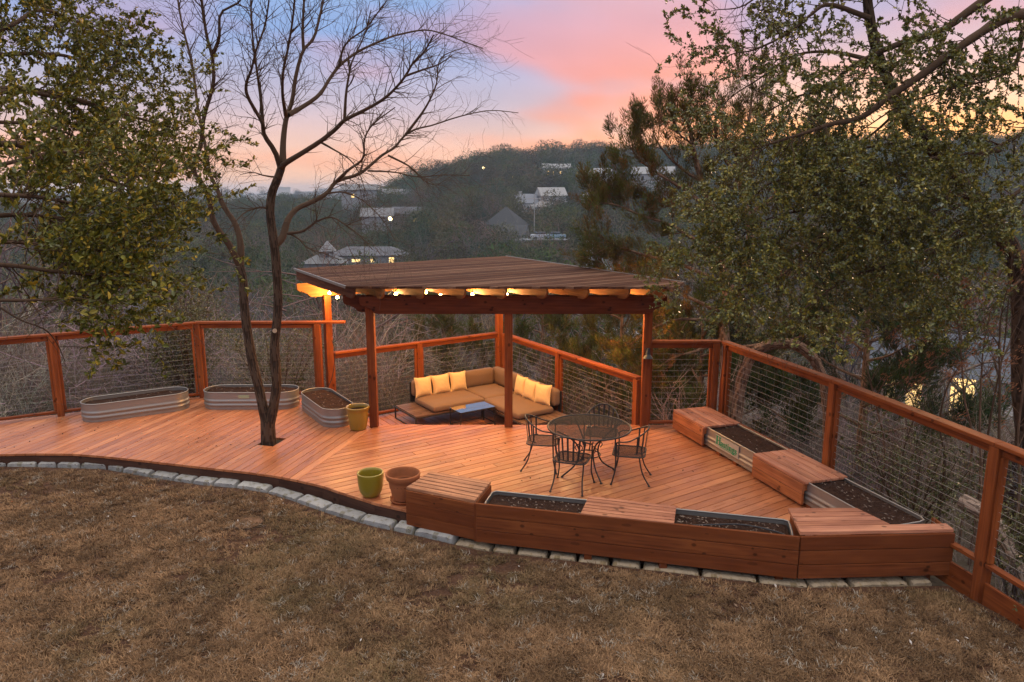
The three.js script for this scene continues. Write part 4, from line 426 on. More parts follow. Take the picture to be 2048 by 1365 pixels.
// ---------- galvanized stock tanks used as planters ----------
function stadium(L, W, k = 12) { const r = W / 2, a = L / 2 - r, o = []; for (let i = 0; i <= k; i++) { const t = -Math.PI / 2 + (i / k) * Math.PI; o.push([a + r * Math.cos(t), r * Math.sin(t)]); } for (let i = 0; i <= k; i++) { const t = Math.PI / 2 + (i / k) * Math.PI; o.push([-a + r * Math.cos(t), r * Math.sin(t)]); } return o; }
function rounded(L, W, r, k = 5) { const o = []; for (const [sx, sz, t0] of [[1, -1, -90], [1, 1, 0], [-1, 1, 90], [-1, -1, 180]]) for (let i = 0; i <= k; i++) { const t = (t0 + (i / k) * 90) * R; o.push([sx * (L / 2 - r) + r * Math.cos(t), sz * (W / 2 - r) + r * Math.sin(t)]); } return o; }
function tank(label, at, turn, L, W, h, opt = {}) {
  const t = thing('planter_tub', label, 'planter', at, turn, 'galvanized planter tubs'), path = (opt.corner ? rounded(L, W, opt.corner) : stadium(L, W)), n = path.length, rows = 26;
  const nrm = path.map((p, i) => { const a = path[(i + n - 1) % n], b = path[(i + 1) % n]; let v = [b[1] - a[1], -(b[0] - a[0])]; const l = Math.hypot(...v) || 1; return v.map((q) => q / l); });
  const pos = [], uv = [], idx = []; let per = 0;
  for (let j = 0; j <= rows; j++) { per = 0; const y = (j / rows) * h, v = j / rows, c = v > 0.14 && v < 0.62 ? 0.0065 * (1 - Math.cos(((v - 0.14) / 0.24) * Math.PI * 2)) : 0; for (let i = 0; i <= n; i++) { const p = path[i % n], m = nrm[i % n]; if (i) per += Math.hypot(p[0] - path[i - 1][0], p[1] - path[i - 1][1]); pos.push(p[0] + m[0] * c, y, p[1] + m[1] * c); uv.push(per * 2, y * 2); } }
  for (let j = 0; j < rows; j++) for (let i = 0; i < n; i++) { const a = j * (n + 1) + i, b = a + n + 1; idx.push(a, b, a + 1, a + 1, b, b + 1); }
  const g = new THREE.BufferGeometry(); g.setAttribute('position', new THREE.Float32BufferAttribute(pos, 3)); g.setAttribute('uv', new THREE.Float32BufferAttribute(uv, 2)); g.setIndex(idx); g.computeVertexNormals();
  M.galvD ??= Object.assign(M.galv.clone(), { side: THREE.DoubleSide });
  part('shell', g, M.galvD, t);
  const cv = new THREE.CatmullRomCurve3(path.map((p) => new THREE.Vector3(p[0], h, p[1])), true, 'catmullrom', 0.1); part('rim', new THREE.TubeGeometry(cv, n * 2, 0.011, 6, true), M.galv, t);
  const s = new Soup(), sy = h - (opt.soil ?? 0.055), q = 9; const G = (i, j) => { const p = path[i % n], f = (j / q) * 0.985, x = p[0] * f, z = p[1] * f; return [x, sy + (fbm(x * 7 + at[0] * 3, z * 7 + at[2], 401, 3) - 0.5) * 0.07 + (fbm(x * 30, z * 30, 402, 2) - 0.5) * 0.022, z]; };
  for (let i = 0; i < n; i++) for (let j = 0; j < q; j++) { const A = G(i, j), B = G(i, j + 1), D = G(i + 1, j + 1), E = G(i + 1, j), w = (p) => [p[0], p[2]]; s.quad(A, E, D, B, w(A), w(E), w(D), w(B)); }
  const sg = s.geo(); sg.deleteAttribute('normal'); const sv = mergeVertices(sg, 1e-4); sv.computeVertexNormals(); const soil = part('soil', sv, M.soil, t);
  // chips and leaves on the soil
  const r = rng(Math.floor((at[0] + 20) * 1000)), ch = new Soup(); for (let i = 0; i < (opt.chips ?? 40); i++) { const x = (r() - 0.5) * (L - 0.2), z = (r() - 0.5) * (W - 0.16), a = r() * 6.28, l = 0.012 + r() * 0.02, w = 0.004 + r() * 0.006, y = sy + 0.02 + r() * 0.02, c = Math.cos(a), d = Math.sin(a); ch.quad([x - c * l, y, z - d * l], [x - d * w, y + 0.004, z + c * w], [x + c * l, y + r() * 0.012, z + d * l], [x + d * w, y, z - c * w]); }
  M.chip ??= matte({ color: C(0.20, 0.15, 0.115), roughness: 0.9, side: THREE.DoubleSide }); const chips = part('mulch_chips', ch.geo(), M.chip, soil); chips.userData.kind = 'stuff';
  return t;
}
const tubA = tank('long galvanized tub of soil standing left by the angled railing', [-7.02, 0.002, -13.24], 31 * R, 1.8, 0.6, 0.33);
const tubB = tank('galvanized oval tub of soil half hidden behind the forked tree trunks', [-5.03, 0.002, -13.72], 0.5 * R, 1.8, 0.58, 0.33, { soil: 0.045 });
const tubC = tank('galvanized oval tub of dark soil angled beside the tall yellow pot', [-3.42, 0.002, -13.06], -57 * R, 1.62, 0.58, 0.33, { soil: 0.03 });
part('label_plate', cbox(0.2, 0.06, 0.006, 0.001), matte({ color: C(0.33, 0.36, 0.22), roughness: 0.6 }), tubB, [-0.05, 0.255, 0.302]);
// right-hand row: bench, tank, bench, tank
const ROW = [2.80, -12.2], RV = [0.2965, 0.955], RN = [0.955, -0.2965], rowAng = -Math.atan2(RV[1], RV[0]);
const row = (s, w) => [ROW[0] + RV[0] * s + RN[0] * w, ROW[1] + RV[1] * s + RN[1] * w];
const rowTank = (label, s0, s1, opt) => { const c = row((s0 + s1) / 2, 0.335); return tank(label, [c[0], 0.05, c[1]], rowAng, s1 - s0, 0.56, 0.3, { corner: 0.1, soil: 0.03, ...opt }); };
const tankR1 = rowTank('galvanized tub with green lettering between two wooden benches', 0.55, 2.62, { chips: 40 });
const tankR2 = rowTank('galvanized tub of soil running into the near right corner bench', 2.95, 4.72, { chips: 70 });
for (const [s, w] of [[1.3, 0.1], [1.75, 0.1], [3.4, 0.1], [4.2, 0.1], [1.3, 0.55], [1.75, 0.55], [3.4, 0.55], [4.2, 0.55]]) { const p = row(s, w); part('foot', cbox(0.09, 0.05, 0.09, 0.003).translate(0, 0, 0), M.railB, s < 2.5 ? tankR1 : tankR2, (s < 2.5 ? tankR1 : tankR2).worldToLocal(new THREE.Vector3(p[0], 0.026, p[1])).toArray()); }
function rowBench(label, s0, s1) {
  const t = thing('wooden_bench', label, 'bench', [0, 0, 0], 0, 'slatted deck benches'), r = rng(Math.floor(s0 * 77 + 5)), f = () => [r() * 9, r() * 9], L = s1 - s0, W = 0.68, nb = 5, bw = W / nb;
  for (let i = 0; i < nb; i++) { const a = row(s0 - 0.01, -0.012 + bw * (i + 0.5)), b = row(s1 + 0.03, -0.012 + bw * (i + 0.5)); part('seat_board', beamBetween(a, b, 0.335, 0.372, bw - 0.011, 0.005, f()), M.bench[i % 3], t); }
  for (let i = 0; i < 2; i++) part('front_board', beamBetween(row(s0, 0.0), row(s1, 0.0), 0.045 + i * 0.146, 0.045 + (i + 1) * 0.146 - 0.006, 0.036, 0.004, f()), M.benchFace[i], t);
  for (const s of [s0 + 0.02, s1 - 0.02]) { part('end_board', beamBetween(row(s, 0.02), row(s, W - 0.04), s < s0 + 0.1 || 1 ? 0.235 : 0.05, 0.333, 0.034, 0.003, f()), M.benchFace[0], t); }
  part('end_panel', beamBetween(row(s0 + 0.02, 0.02), row(s0 + 0.02, W - 0.04), 0.05, 0.232, 0.034, 0.003, f()), M.benchFace[1], t);
  part('back_board', beamBetween(row(s0, W - 0.05), row(s1, W - 0.05), 0.06, 0.333, 0.034, 0.003, f()), M.benchFace[1], t);
  for (const [s, w] of [[s0 + 0.1, 0.08], [s1 - 0.1, 0.08], [s0 + 0.1, W - 0.12], [s1 - 0.1, W - 0.12]]) { const p = row(s, w); part('foot', cbox(0.09, 0.05, 0.09, 0.003).rotateY(rowAng).translate(p[0], 0.026, p[1]), M.railB, t); }
  return t;
}
rowBench('slatted wooden bench at far right corner below the short railing', 0.0, 0.95);
rowBench('slatted wooden bench between the two tubs on the right', 2.28, 3.36);
// ---------- front planter run ----------
const at2 = (a, b, s) => { const L = Math.hypot(b[0] - a[0], b[1] - a[1]); return [a[0] + ((b[0] - a[0]) * s) / L, a[1] + ((b[1] - a[1]) * s) / L]; };
const ov = (p, q, d) => { const L = Math.hypot(q[0] - p[0], q[1] - p[1]); return [((q[1] - p[1]) / L) * d, (-(q[0] - p[0]) / L) * d]; };
const W0 = [-0.436, -8.346], W1 = [3.152, -7.46], W2 = [4.898, -7.545];
{ // box bench at the left end
  const t = thing('wooden_bench', 'weathered box bench beside the terracotta pot, front left planter end', 'bench', [0, 0, 0], 0, 'slatted deck benches'), A = [-1.353, -8.824], B = [-0.455, -8.40], Cc = [-0.275, -9.02], D = [-1.095, -9.372];
  const n = 6; for (let i = 0; i < n; i++) { const k0 = i / n + 0.016, k1 = (i + 1) / n - 0.016; part('seat_board', prism([along(A, D, k0), along(B, Cc, k0), along(B, Cc, k1), along(A, D, k1)], 0.325, 0.362, -25 * R, 0.004, off()), M.worn, t); }
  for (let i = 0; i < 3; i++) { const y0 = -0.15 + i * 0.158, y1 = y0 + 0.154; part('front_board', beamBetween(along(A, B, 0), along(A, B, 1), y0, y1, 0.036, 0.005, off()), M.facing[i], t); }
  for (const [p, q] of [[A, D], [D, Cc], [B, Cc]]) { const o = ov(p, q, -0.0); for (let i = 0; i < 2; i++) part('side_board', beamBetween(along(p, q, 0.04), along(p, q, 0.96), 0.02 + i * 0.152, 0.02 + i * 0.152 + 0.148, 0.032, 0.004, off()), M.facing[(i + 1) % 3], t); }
  part('corner_trim', cbox(0.03, 0.5, 0.03, 0.003).rotateY(-26 * R).translate(B[0] + 0.01, 0.095, B[1] + 0.03), M.facing[1], t);
}
{
  const t = thing('planter_wall', 'long low plank facing in front of the soil planters', 'planter wall');
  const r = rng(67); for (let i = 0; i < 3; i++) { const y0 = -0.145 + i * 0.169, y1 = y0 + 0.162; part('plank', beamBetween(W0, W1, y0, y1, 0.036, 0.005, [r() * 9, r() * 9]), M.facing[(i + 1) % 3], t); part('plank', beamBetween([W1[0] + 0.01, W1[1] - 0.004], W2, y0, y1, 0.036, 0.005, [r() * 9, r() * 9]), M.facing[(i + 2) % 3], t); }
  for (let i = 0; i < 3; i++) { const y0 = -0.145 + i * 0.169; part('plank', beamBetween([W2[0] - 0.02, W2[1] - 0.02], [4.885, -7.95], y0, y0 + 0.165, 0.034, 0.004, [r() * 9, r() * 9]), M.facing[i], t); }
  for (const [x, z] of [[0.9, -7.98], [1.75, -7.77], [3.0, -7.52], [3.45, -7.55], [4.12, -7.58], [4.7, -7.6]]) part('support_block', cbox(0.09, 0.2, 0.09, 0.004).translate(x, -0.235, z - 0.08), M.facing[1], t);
}
function slats(label, poly, n, dir, mats) {   // poly: front-left, front-right, back-right, back-left
  const t = thing('wooden_bench', label, 'bench', [0, 0, 0], 0, 'slatted deck benches'), [A, B, Cc, D] = poly;
  for (let i = 0; i < n; i++) { const k0 = i / n + 0.016, k1 = (i + 1) / n - 0.016; part('seat_board', prism([along(A, D, k0), along(B, Cc, k0), along(B, Cc, k1), along(A, D, k1)], 0.33, 0.368, dir * R, 0.004, off()), mats[i % mats.length], t); }
  return t;
}
{
  const poly = [[0.80, -8.02], [1.84, -7.765], [1.97, -8.235], [0.955, -8.55]], t = slats('reddish slatted bench seat between the two front soil beds', poly, 6, -15, [M.bench[1], M.bench[0]]);
  for (const k of [0.04, 0.96]) part('bearer', beamBetween(along(along(poly[0], poly[1], k), along(poly[3], poly[2], k), 0.08), along(along(poly[0], poly[1], k), along(poly[3], poly[2], k), 0.97), 0.02, 0.329, 0.036, 0.003, off()), M.facing[0], t);
}
{
  const t = thing('wooden_bench', 'triangular corner bench at the near right planter corner', 'bench', [0, 0, 0], 0, 'slatted deck benches');
  const A = [3.165, -7.49], B = [4.88, -7.56]; const Lf = (k) => [lerp(3.165, 3.26, k), lerp(-7.49, -8.11, k)], Rt = (k) => [lerp(4.30, 4.075, k), lerp(-7.56, -8.11, k)];
  part('seat_board', prism([[3.165, -7.485], [4.89, -7.555], [4.89, -7.70], [3.185, -7.625]], 0.36, 0.398, 0, 0.004, off()), M.bench[2], t);
  for (let i = 1; i < 5; i++) { const k0 = 0.22 + (i - 1) * 0.2 + 0.012, k1 = k0 + 0.176; part('seat_board', prism([Lf(k0), Rt(k0), Rt(k1), Lf(k1)], 0.36, 0.398, 2 * R, 0.004, off()), M.bench[i % 3], t); }
  part('bearer', beamBetween([3.23, -7.55], [3.29, -8.06], 0.0, 0.359, 0.036, 0.003), M.facing[0], t); part('bearer', beamBetween([4.1, -7.6], [4.02, -8.04], 0.0, 0.359, 0.036, 0.003), M.facing[0], t);
}
{
  const mid = (s) => [lerp(W0[0], W1[0], s) + 0.055, lerp(W0[1], W1[1], s) - 0.245];
  const F = (label, s0, s1, o) => { const a = mid(s0), b = mid(s1); return tank(label, [(a[0] + b[0]) / 2, 0.005, (a[1] + b[1]) / 2], -Math.atan2(b[1] - a[1], b[0] - a[0]), Math.hypot(b[0] - a[0], b[1] - a[1]), 0.445, 0.32, { corner: 0.06, soil: 0.05, ...o }); };
  F('narrow galvanized soil bed just right of the weathered box bench', 0.025, 0.49, { chips: 70 });
  const bed = F('narrow galvanized soil bed with a black drip hose beside the corner bench', 0.50, 0.985, { chips: 100 });
  const hose = shade(new THREE.Mesh(tube([[2.0, 0.29, -7.86], [2.3, 0.315, -7.84], [2.62, 0.335, -7.80], [2.9, 0.32, -7.70], [3.05, 0.30, -7.60], [3.1, 0.25, -7.55]], 0.009, 30, 6), M.black)); hose.name = 'drip_hose'; tag(hose, 'thin black drip hose lying on the front right soil bed', 'hose'); scene.add(hose);
}
// ---------- pots ----------
function pot(name, label, at, prof, mat, soilY, soilR) { const t = thing(name, label, 'pot', at, 0, 'plant pots'); part('body', new THREE.LatheGeometry(prof.map((p) => new THREE.Vector2(...p)), 40), mat, t); part('potting_soil', new THREE.CylinderGeometry(soilR, soilR, 0.01, 24), M.soil, t, [0, soilY, 0]); return t; }
const glaze = (r, g, b, s) => new THREE.MeshPhysicalMaterial({ color: C(r, g, b), map: tex(128, 128, (u, v) => 0.85 + 0.2 * pn(u, v, 6, 9, s)), roughness: 0.35, clearcoat: 0.4, clearcoatRoughness: 0.25, side: THREE.DoubleSide });
pot('glazed_pot', 'tall mustard yellow glazed pot beside the left pergola post', [-2.68, 0.001, -12.27], [[0, 0], [0.125, 0], [0.14, 0.02], [0.165, 0.16], [0.18, 0.3], [0.183, 0.36], [0.2, 0.37], [0.205, 0.4], [0.198, 0.415], [0.175, 0.41], [0.168, 0.36], [0.155, 0.2]], glaze(0.30, 0.175, 0.018, 5), 0.34, 0.166);
pot('glazed_pot', 'short chartreuse glazed pot near the front deck edge', [-1.92, 0.001, -9.4], [[0, 0], [0.1, 0], [0.118, 0.018], [0.15, 0.07], [0.168, 0.16], [0.176, 0.28], [0.18, 0.325], [0.176, 0.338], [0.158, 0.335], [0.15, 0.3], [0.145, 0.12]], glaze(0.27, 0.20, 0.012, 6), 0.17, 0.15);
{ const terra = matte({ color: C(0.36, 0.125, 0.05), map: tex(256, 256, (u, v) => 0.75 + 0.3 * pn(u, v, 5, 8, 7) + 0.12 * pn(u, v, 40, 40, 8)), roughness: 0.85, side: THREE.DoubleSide }); const p = pot('terracotta_pot', 'terracotta clay pot on a saucer next to the box bench', [-1.45, 0.001, -9.22], [[0, 0.035], [0.135, 0.035], [0.142, 0.05], [0.175, 0.2], [0.2, 0.315], [0.222, 0.325], [0.232, 0.385], [0.228, 0.4], [0.212, 0.4], [0.205, 0.36], [0.18, 0.2]], terra, 0.25, 0.188); part('saucer', new THREE.LatheGeometry([[0, 0], [0.16, 0], [0.178, 0.03], [0.182, 0.045], [0.172, 0.045], [0.165, 0.025], [0, 0.022]].map((q) => new THREE.Vector2(...q)), 36), terra, p); }
// ---------- lamp, cord and chain on posts ----------
{ const l = thing('wall_lamp', 'small black lantern fixed to the right pergola post', 'lamp', [2.33, 1.3, -12.34]); part('shade', new THREE.CylinderGeometry(0.035, 0.085, 0.07, 16), M.black, l, [0, 0.0, 0.06]); part('cap', new THREE.CylinderGeometry(0.02, 0.04, 0.1, 12), M.black, l, [0, 0.085, 0.06]); part('back_plate', cbox(0.08, 0.16, 0.02), M.black, l, [0, 0.05, 0.005]); }
{ const c = shade(new THREE.Mesh(tube([[-3.60, 1.15, -14.40], [-3.55, 0.95, -14.39], [-3.58, 0.6, -14.37], [-3.66, 0.3, -14.36], [-3.8, 0.1, -14.3], [-3.95, 0.02, -14.25]], 0.008, 30, 5), M.black)); c.name = 'power_cord'; tag(c, 'black power cord hanging down the tall left pergola post', 'cord'); scene.add(c); }
{ const c = shade(new THREE.Mesh(tube([[3.60, 1.48, -12.3], [3.605, 1.2, -12.29], [3.59, 0.9, -12.3], [3.57, 0.6, -12.29], [3.56, 0.38, -12.28]], 0.006, 30, 5), M.wire)); c.name = 'hanging_chain'; tag(c, 'thin pale chain hanging at the fence corner above the far bench', 'chain'); scene.add(c); }

{ // green maker's lettering on the tub between the benches
  const f = await new FontLoader().loadAsync('fonts/droid/droid_serif_bold.typeface.json'), gm = matte({ color: C(0.015, 0.22, 0.08), roughness: 0.5 });
  const mk = (txt, size) => { const g = new TextGeometry(txt, { font: f, size, depth: 0.003, curveSegments: 4, bevelEnabled: false }); g.computeBoundingBox(); return g; };
  const plate = part('label_panel', cbox(0.62, 0.2, 0.004, 0.001), matte({ color: C(0.42, 0.38, 0.31), roughness: 0.5, metalness: 0.3 }), tankR1, [-0.04, 0.175, 0.293]);
  part('lettering', mk('H', 0.135), gm, plate, [-0.3, -0.045, 0.003]); part('lettering', mk('astings', 0.088), gm, plate, [-0.165, -0.045, 0.003]); part('underline', cbox(0.42, 0.008, 0.004, 0.001), gm, plate, [0.03, -0.062, 0.004]);
}
M.ironMatte = matte({ color: C(0.02, 0.016, 0.014), roughness: 0.8, specularIntensity: 0.35 });
// ---------- iron dining set ----------
const flat = (L, w, t) => new THREE.BoxGeometry(L, t, w);
function meshDisc(inside, pitch, w, t, span) {     // woven flat-strip mesh clipped to a shape given by its half-chord
  const gs = []; for (let s = -span + pitch / 2; s < span; s += pitch) { const h = inside(s); if (h < 0.02) continue; gs.push(flat(2 * h, w, t).translate(0, 0.0004, s)); gs.push(flat(2 * h, w, t).rotateY(Math.PI / 2).translate(s, -0.0004, 0)); } return mergeGeometries(gs);
}
const TBL = [1.12, -10.2];
{
  const t = thing('dining_table', 'round black iron mesh dining table on curved legs', 'table', [TBL[0], 0, TBL[1]], 20 * R), Rr = 0.6;
  part('mesh_top', meshDisc((s) => (Math.abs(s) < Rr ? Math.sqrt(Rr * Rr - s * s) : 0), 0.014, 0.0062, 0.0008, Rr).translate(0, 0.715, 0), M.ironMatte, t);
  part('top_rim', new THREE.TorusGeometry(Rr, 0.013, 8, 72).rotateX(Math.PI / 2), M.iron, t, [0, 0.715, 0]);
  part('umbrella_ring', new THREE.TorusGeometry(0.032, 0.009, 6, 24).rotateX(Math.PI / 2), M.iron, t, [0, 0.718, 0]);
  for (let k = 0; k < 4; k++) { const a = k * Math.PI / 2, f = (r, y) => [Math.cos(a) * r, y, Math.sin(a) * r]; part('leg', tube([f(0.5, 0.7), f(0.36, 0.62), f(0.2, 0.48), f(0.15, 0.34), f(0.22, 0.16), f(0.42, 0.012)], 0.0115, 28, 7), M.iron, t); part('foot', new THREE.CylinderGeometry(0.016, 0.022, 0.016, 10), M.iron, t, [Math.cos(a) * 0.42, 0.008, Math.sin(a) * 0.42]); part('scroll', tube([f(0.15, 0.34), f(0.1, 0.4), f(0.16, 0.47), f(0.22, 0.43), f(0.19, 0.38)], 0.007, 18, 6), M.iron, t); }
  part('leg_ring', new THREE.TorusGeometry(0.17, 0.009, 6, 36).rotateX(Math.PI / 2), M.iron, t, [0, 0.3, 0]);
}
function makeChair(label) {
  const t = thing('dining_chair', label, 'chair', [0, 0, 0], 0, 'iron dining chairs'), w = 0.235, d = 0.225, y = 0.42;
  const ring = rounded(w * 2, d * 2, 0.09, 5).map((p) => [p[0], y, p[1]]);
  const rc = new THREE.CatmullRomCurve3(ring.map((p) => new THREE.Vector3(...p)), true, 'catmullrom', 0.2);
  const seat = part('seat_frame', new THREE.TubeGeometry(rc, 60, 0.0105, 6, true), M.iron, t);
  part('seat_mesh', meshDisc((s) => (Math.abs(s) < d - 0.005 ? w - (Math.abs(s) > d - 0.09 ? 0.09 - Math.sqrt(Math.max(0, 0.0081 - (Math.abs(s) - d + 0.09) ** 2)) : 0) : 0), 0.014, 0.0058, 0.0008, d).translate(0, y, 0), M.ironMatte, seat);
  const hoop = []; for (let k = 0; k <= 16; k++) { const a = Math.PI * (k / 16), c = Math.cos(a), s = Math.sin(a); hoop.push([-c * 0.265, 0.635 + 0.165 * s ** 1.5, 0.08 - s * 0.345]); }
  part('arm_hoop', tube([[-0.235, 0.6, 0.19], [-0.262, 0.632, 0.13], ...hoop.slice(1, -1), [0.262, 0.632, 0.13], [0.235, 0.6, 0.19]], 0.0105, 70, 7), M.iron, t);
  for (let k = 0; k < 7; k++) { const a = Math.PI * (0.2 + (0.6 * k) / 6), c = Math.cos(a), s = Math.sin(a), top = [-c * 0.265, 0.63 + 0.165 * s ** 1.5, 0.08 - s * 0.345], bot = [-c * 0.22, y + 0.03, 0.04 - s * 0.265]; const L = Math.hypot(top[0] - bot[0], top[1] - bot[1], top[2] - bot[2]); const g = new THREE.BoxGeometry(0.026, L, 0.004), m = new THREE.Mesh(); m.position.set((top[0] + bot[0]) / 2, (top[1] + bot[1]) / 2, (top[2] + bot[2]) / 2); const q = new THREE.Quaternion().setFromUnitVectors(new THREE.Vector3(0, 1, 0), new THREE.Vector3(top[0] - bot[0], top[1] - bot[1], top[2] - bot[2]).normalize()); g.rotateY(Math.PI / 2 - a + Math.PI); g.applyQuaternion(q); part('back_slat', g, M.iron, t, m.position.toArray()); }
  const low = []; for (let k = 0; k <= 10; k++) { const a = Math.PI * (0.16 + 0.68 * (k / 10)); low.push([-Math.cos(a) * 0.22, y + 0.03, 0.04 - Math.sin(a) * 0.265]); } part('back_rail', tube(low, 0.008, 30, 6), M.iron, t);
  for (const s of [-1, 1]) {
    part('leg', tube([[s * 0.24, 0.6, 0.17], [s * 0.243, 0.5, 0.17], [s * 0.24, 0.38, 0.172], [s * 0.235, 0.2, 0.18], [s * 0.25, 0.1, 0.2], [s * 0.27, 0.012, 0.225]], 0.0105, 26, 6), M.iron, t);
    part('leg', tube([[s * 0.2, y, -0.15], [s * 0.2, 0.3, -0.17], [s * 0.2, 0.16, -0.21], [s * 0.225, 0.012, -0.3]], 0.0105, 22, 6), M.iron, t);
    part('foot', new THREE.SphereGeometry(0.019, 10, 6).scale(1, 0.6, 1), M.iron, t, [s * 0.27, 0.011, 0.225]); part('foot', new THREE.SphereGeometry(0.019, 10, 6).scale(1, 0.6, 1), M.iron, t, [s * 0.225, 0.011, -0.3]);
  }
  return t;
}
{
  const c = makeChair('black iron chair left of the round table, its back to the sofa'), put = (o, x, z, fx, fz) => { o.position.set(x, 0, z); o.rotation.y = Math.atan2(fx, fz); };
  put(c, 0.46, -10.46, 0.93, 0.12);
  put(dup(c, 'black iron chair nearest the camera with its back to the lawn'), 0.84, -9.72, 0.33, -0.94);
  put(dup(c, 'black iron chair right of the round table by the long railing'), 1.68, -9.98, -0.94, -0.22);
  put(dup(c, 'black iron chair behind the round table facing the lawn'), 1.38, -10.83, -0.25, 0.95);
}
// ---------- sunken lounge ----------
function cushion(w, h, d, r = 0.05, puff = 0.025) {
  const g = new THREE.BoxGeometry(w, h, d, 16, 6, 16), p = g.attributes.position;
  for (let i = 0; i < p.count; i++) {
    const v = [p.getX(i), p.getY(i), p.getZ(i)], H = [w / 2, h / 2, d / 2], rr = Math.min(r, h / 2 - 0.002, d / 2 - 0.002, w / 2 - 0.002), q = v.map((x, k) => clamp(x, -H[k] + rr, H[k] - rr)), e = v.map((x, k) => x - q[k]), l = Math.hypot(...e) || 1, o = q.map((x, k) => x + (e[k] / l) * rr), n = v.map((x, k) => x / H[k]);
    const min = H.indexOf(Math.min(...H)), ot = [0, 1, 2].filter((k) => k !== min), b = Math.max(0, 1 - n[ot[0]] ** 2) * Math.max(0, 1 - n[ot[1]] ** 2); o[min] += Math.sign(v[min]) * puff * Math.sqrt(b) * Math.abs(n[min]); o[min] += (fbm(o[ot[0]] * 5, o[ot[1]] * 5, 501, 2) - 0.5) * 0.012 * Math.abs(n[min]);
    p.setXYZ(i, ...o);
  }
  const m = mergeVertices(g.deleteAttribute('normal').deleteAttribute('uv')); m.computeVertexNormals(); return m;
}
const weave = (r, g, b, s) => new THREE.MeshPhysicalMaterial({ color: C(r, g, b), roughness: 0.85, sheen: 0.4, sheenRoughness: 0.6, sheenColor: C(r, g, b) });
M.sofa = weave(0.19, 0.115, 0.068); M.pillow = weave(0.72, 0.50, 0.25); M.slatDark = wood(0.17, 0.105, 0.075, 0.45);
{
  const t = thing('corner_sofa', 'L-shaped outdoor sofa with tan brown cushions in the sunken corner', 'sofa', [CORNER[0], LOW, CORNER[1]], TH);
  const cush = (name, x0, x1, y0, y1, z0, z1, r, puff) => part(name, cushion(x1 - x0, y1 - y0, z1 - z0, r, puff), M.sofa, t, [(x0 + x1) / 2, (y0 + y1) / 2, (z0 + z1) / 2]);
  cush('seat_cushion', -2.42, -1.19, 0.285, 0.43, 0.40, 1.32, 0.06, 0.02); cush('seat_cushion', -1.18, -0.36, 0.285, 0.43, 0.40, 1.32, 0.06, 0.02); cush('seat_cushion', -1.26, -0.36, 0.285, 0.43, 1.335, 2.66, 0.06, 0.02);
  cush('back_cushion', -2.40, -1.22, 0.40, 0.76, 0.20, 0.38, 0.06, 0.02); cush('back_cushion', -1.20, -0.36, 0.40, 0.78, 0.20, 0.38, 0.06, 0.02); cush('back_cushion', -0.35, -0.17, 0.40, 0.78, 0.22, 1.3, 0.06, 0.02); cush('back_cushion', -0.35, -0.17, 0.40, 0.76, 1.32, 2.62, 0.06, 0.02);
  const fr = (x0, x1, y0, y1, z0, z1, name = 'frame_rail') => part(name, cbox(x1 - x0, y1 - y0, z1 - z0, 0.003), M.iron, t, [(x0 + x1) / 2, (y0 + y1) / 2, (z0 + z1) / 2]);
  const slat = (x0, x1, z0, z1) => part('slat', cbox(x1 - x0, 0.022, z1 - z0, 0.003, off()), M.slatDark, t, [(x0 + x1) / 2, 0.272, (z0 + z1) / 2]);
  for (let k = 0; k < 8; k++) slat(-2.82, -0.2, 0.34 + k * 0.124, 0.34 + k * 0.124 + 0.118);
  for (let k = 0; k < 8; k++) slat(-1.27 + k * 0.134, -1.27 + k * 0.134 + 0.128, 1.345, 3.02);
  fr(-2.84, -0.2, 0.235, 0.26, 1.31, 1.335); fr(-2.84, -0.2, 0.235, 0.26, 0.33, 0.355); fr(-1.29, -1.265, 0.235, 0.26, 1.34, 3.04); fr(-0.225, -0.2, 0.235, 0.26, 0.36, 3.04); fr(-1.26, -0.23, 0.235, 0.26, 3.015, 3.04); fr(-2.84, -2.815, 0.235, 0.26, 0.36, 1.3);
  for (const [x, z] of [[-2.828, 0.345], [-2.828, 1.322], [-1.278, 1.322], [-1.278, 3.028], [-0.212, 3.028], [-0.212, 0.345], [-0.212, 1.7]]) fr(x - 0.014, x + 0.014, 0.0, 0.234, z - 0.014, z + 0.014, 'leg');
  fr(-2.84, -2.816, 0.0, 0.024, 0.36, 1.308, 'floor_bar'); fr(-1.262, -0.228, 0.0, 0.024, 3.016, 3.04, 'floor_bar');
  for (const [x0, x1, z0, z1] of [[-2.4, -0.18, 0.16, 0.195]]) fr(x0, x1, 0.26, 0.7, z0, z1, 'back_frame'); fr(-0.165, -0.13, 0.26, 0.7, 0.2, 2.6, 'back_frame');
}
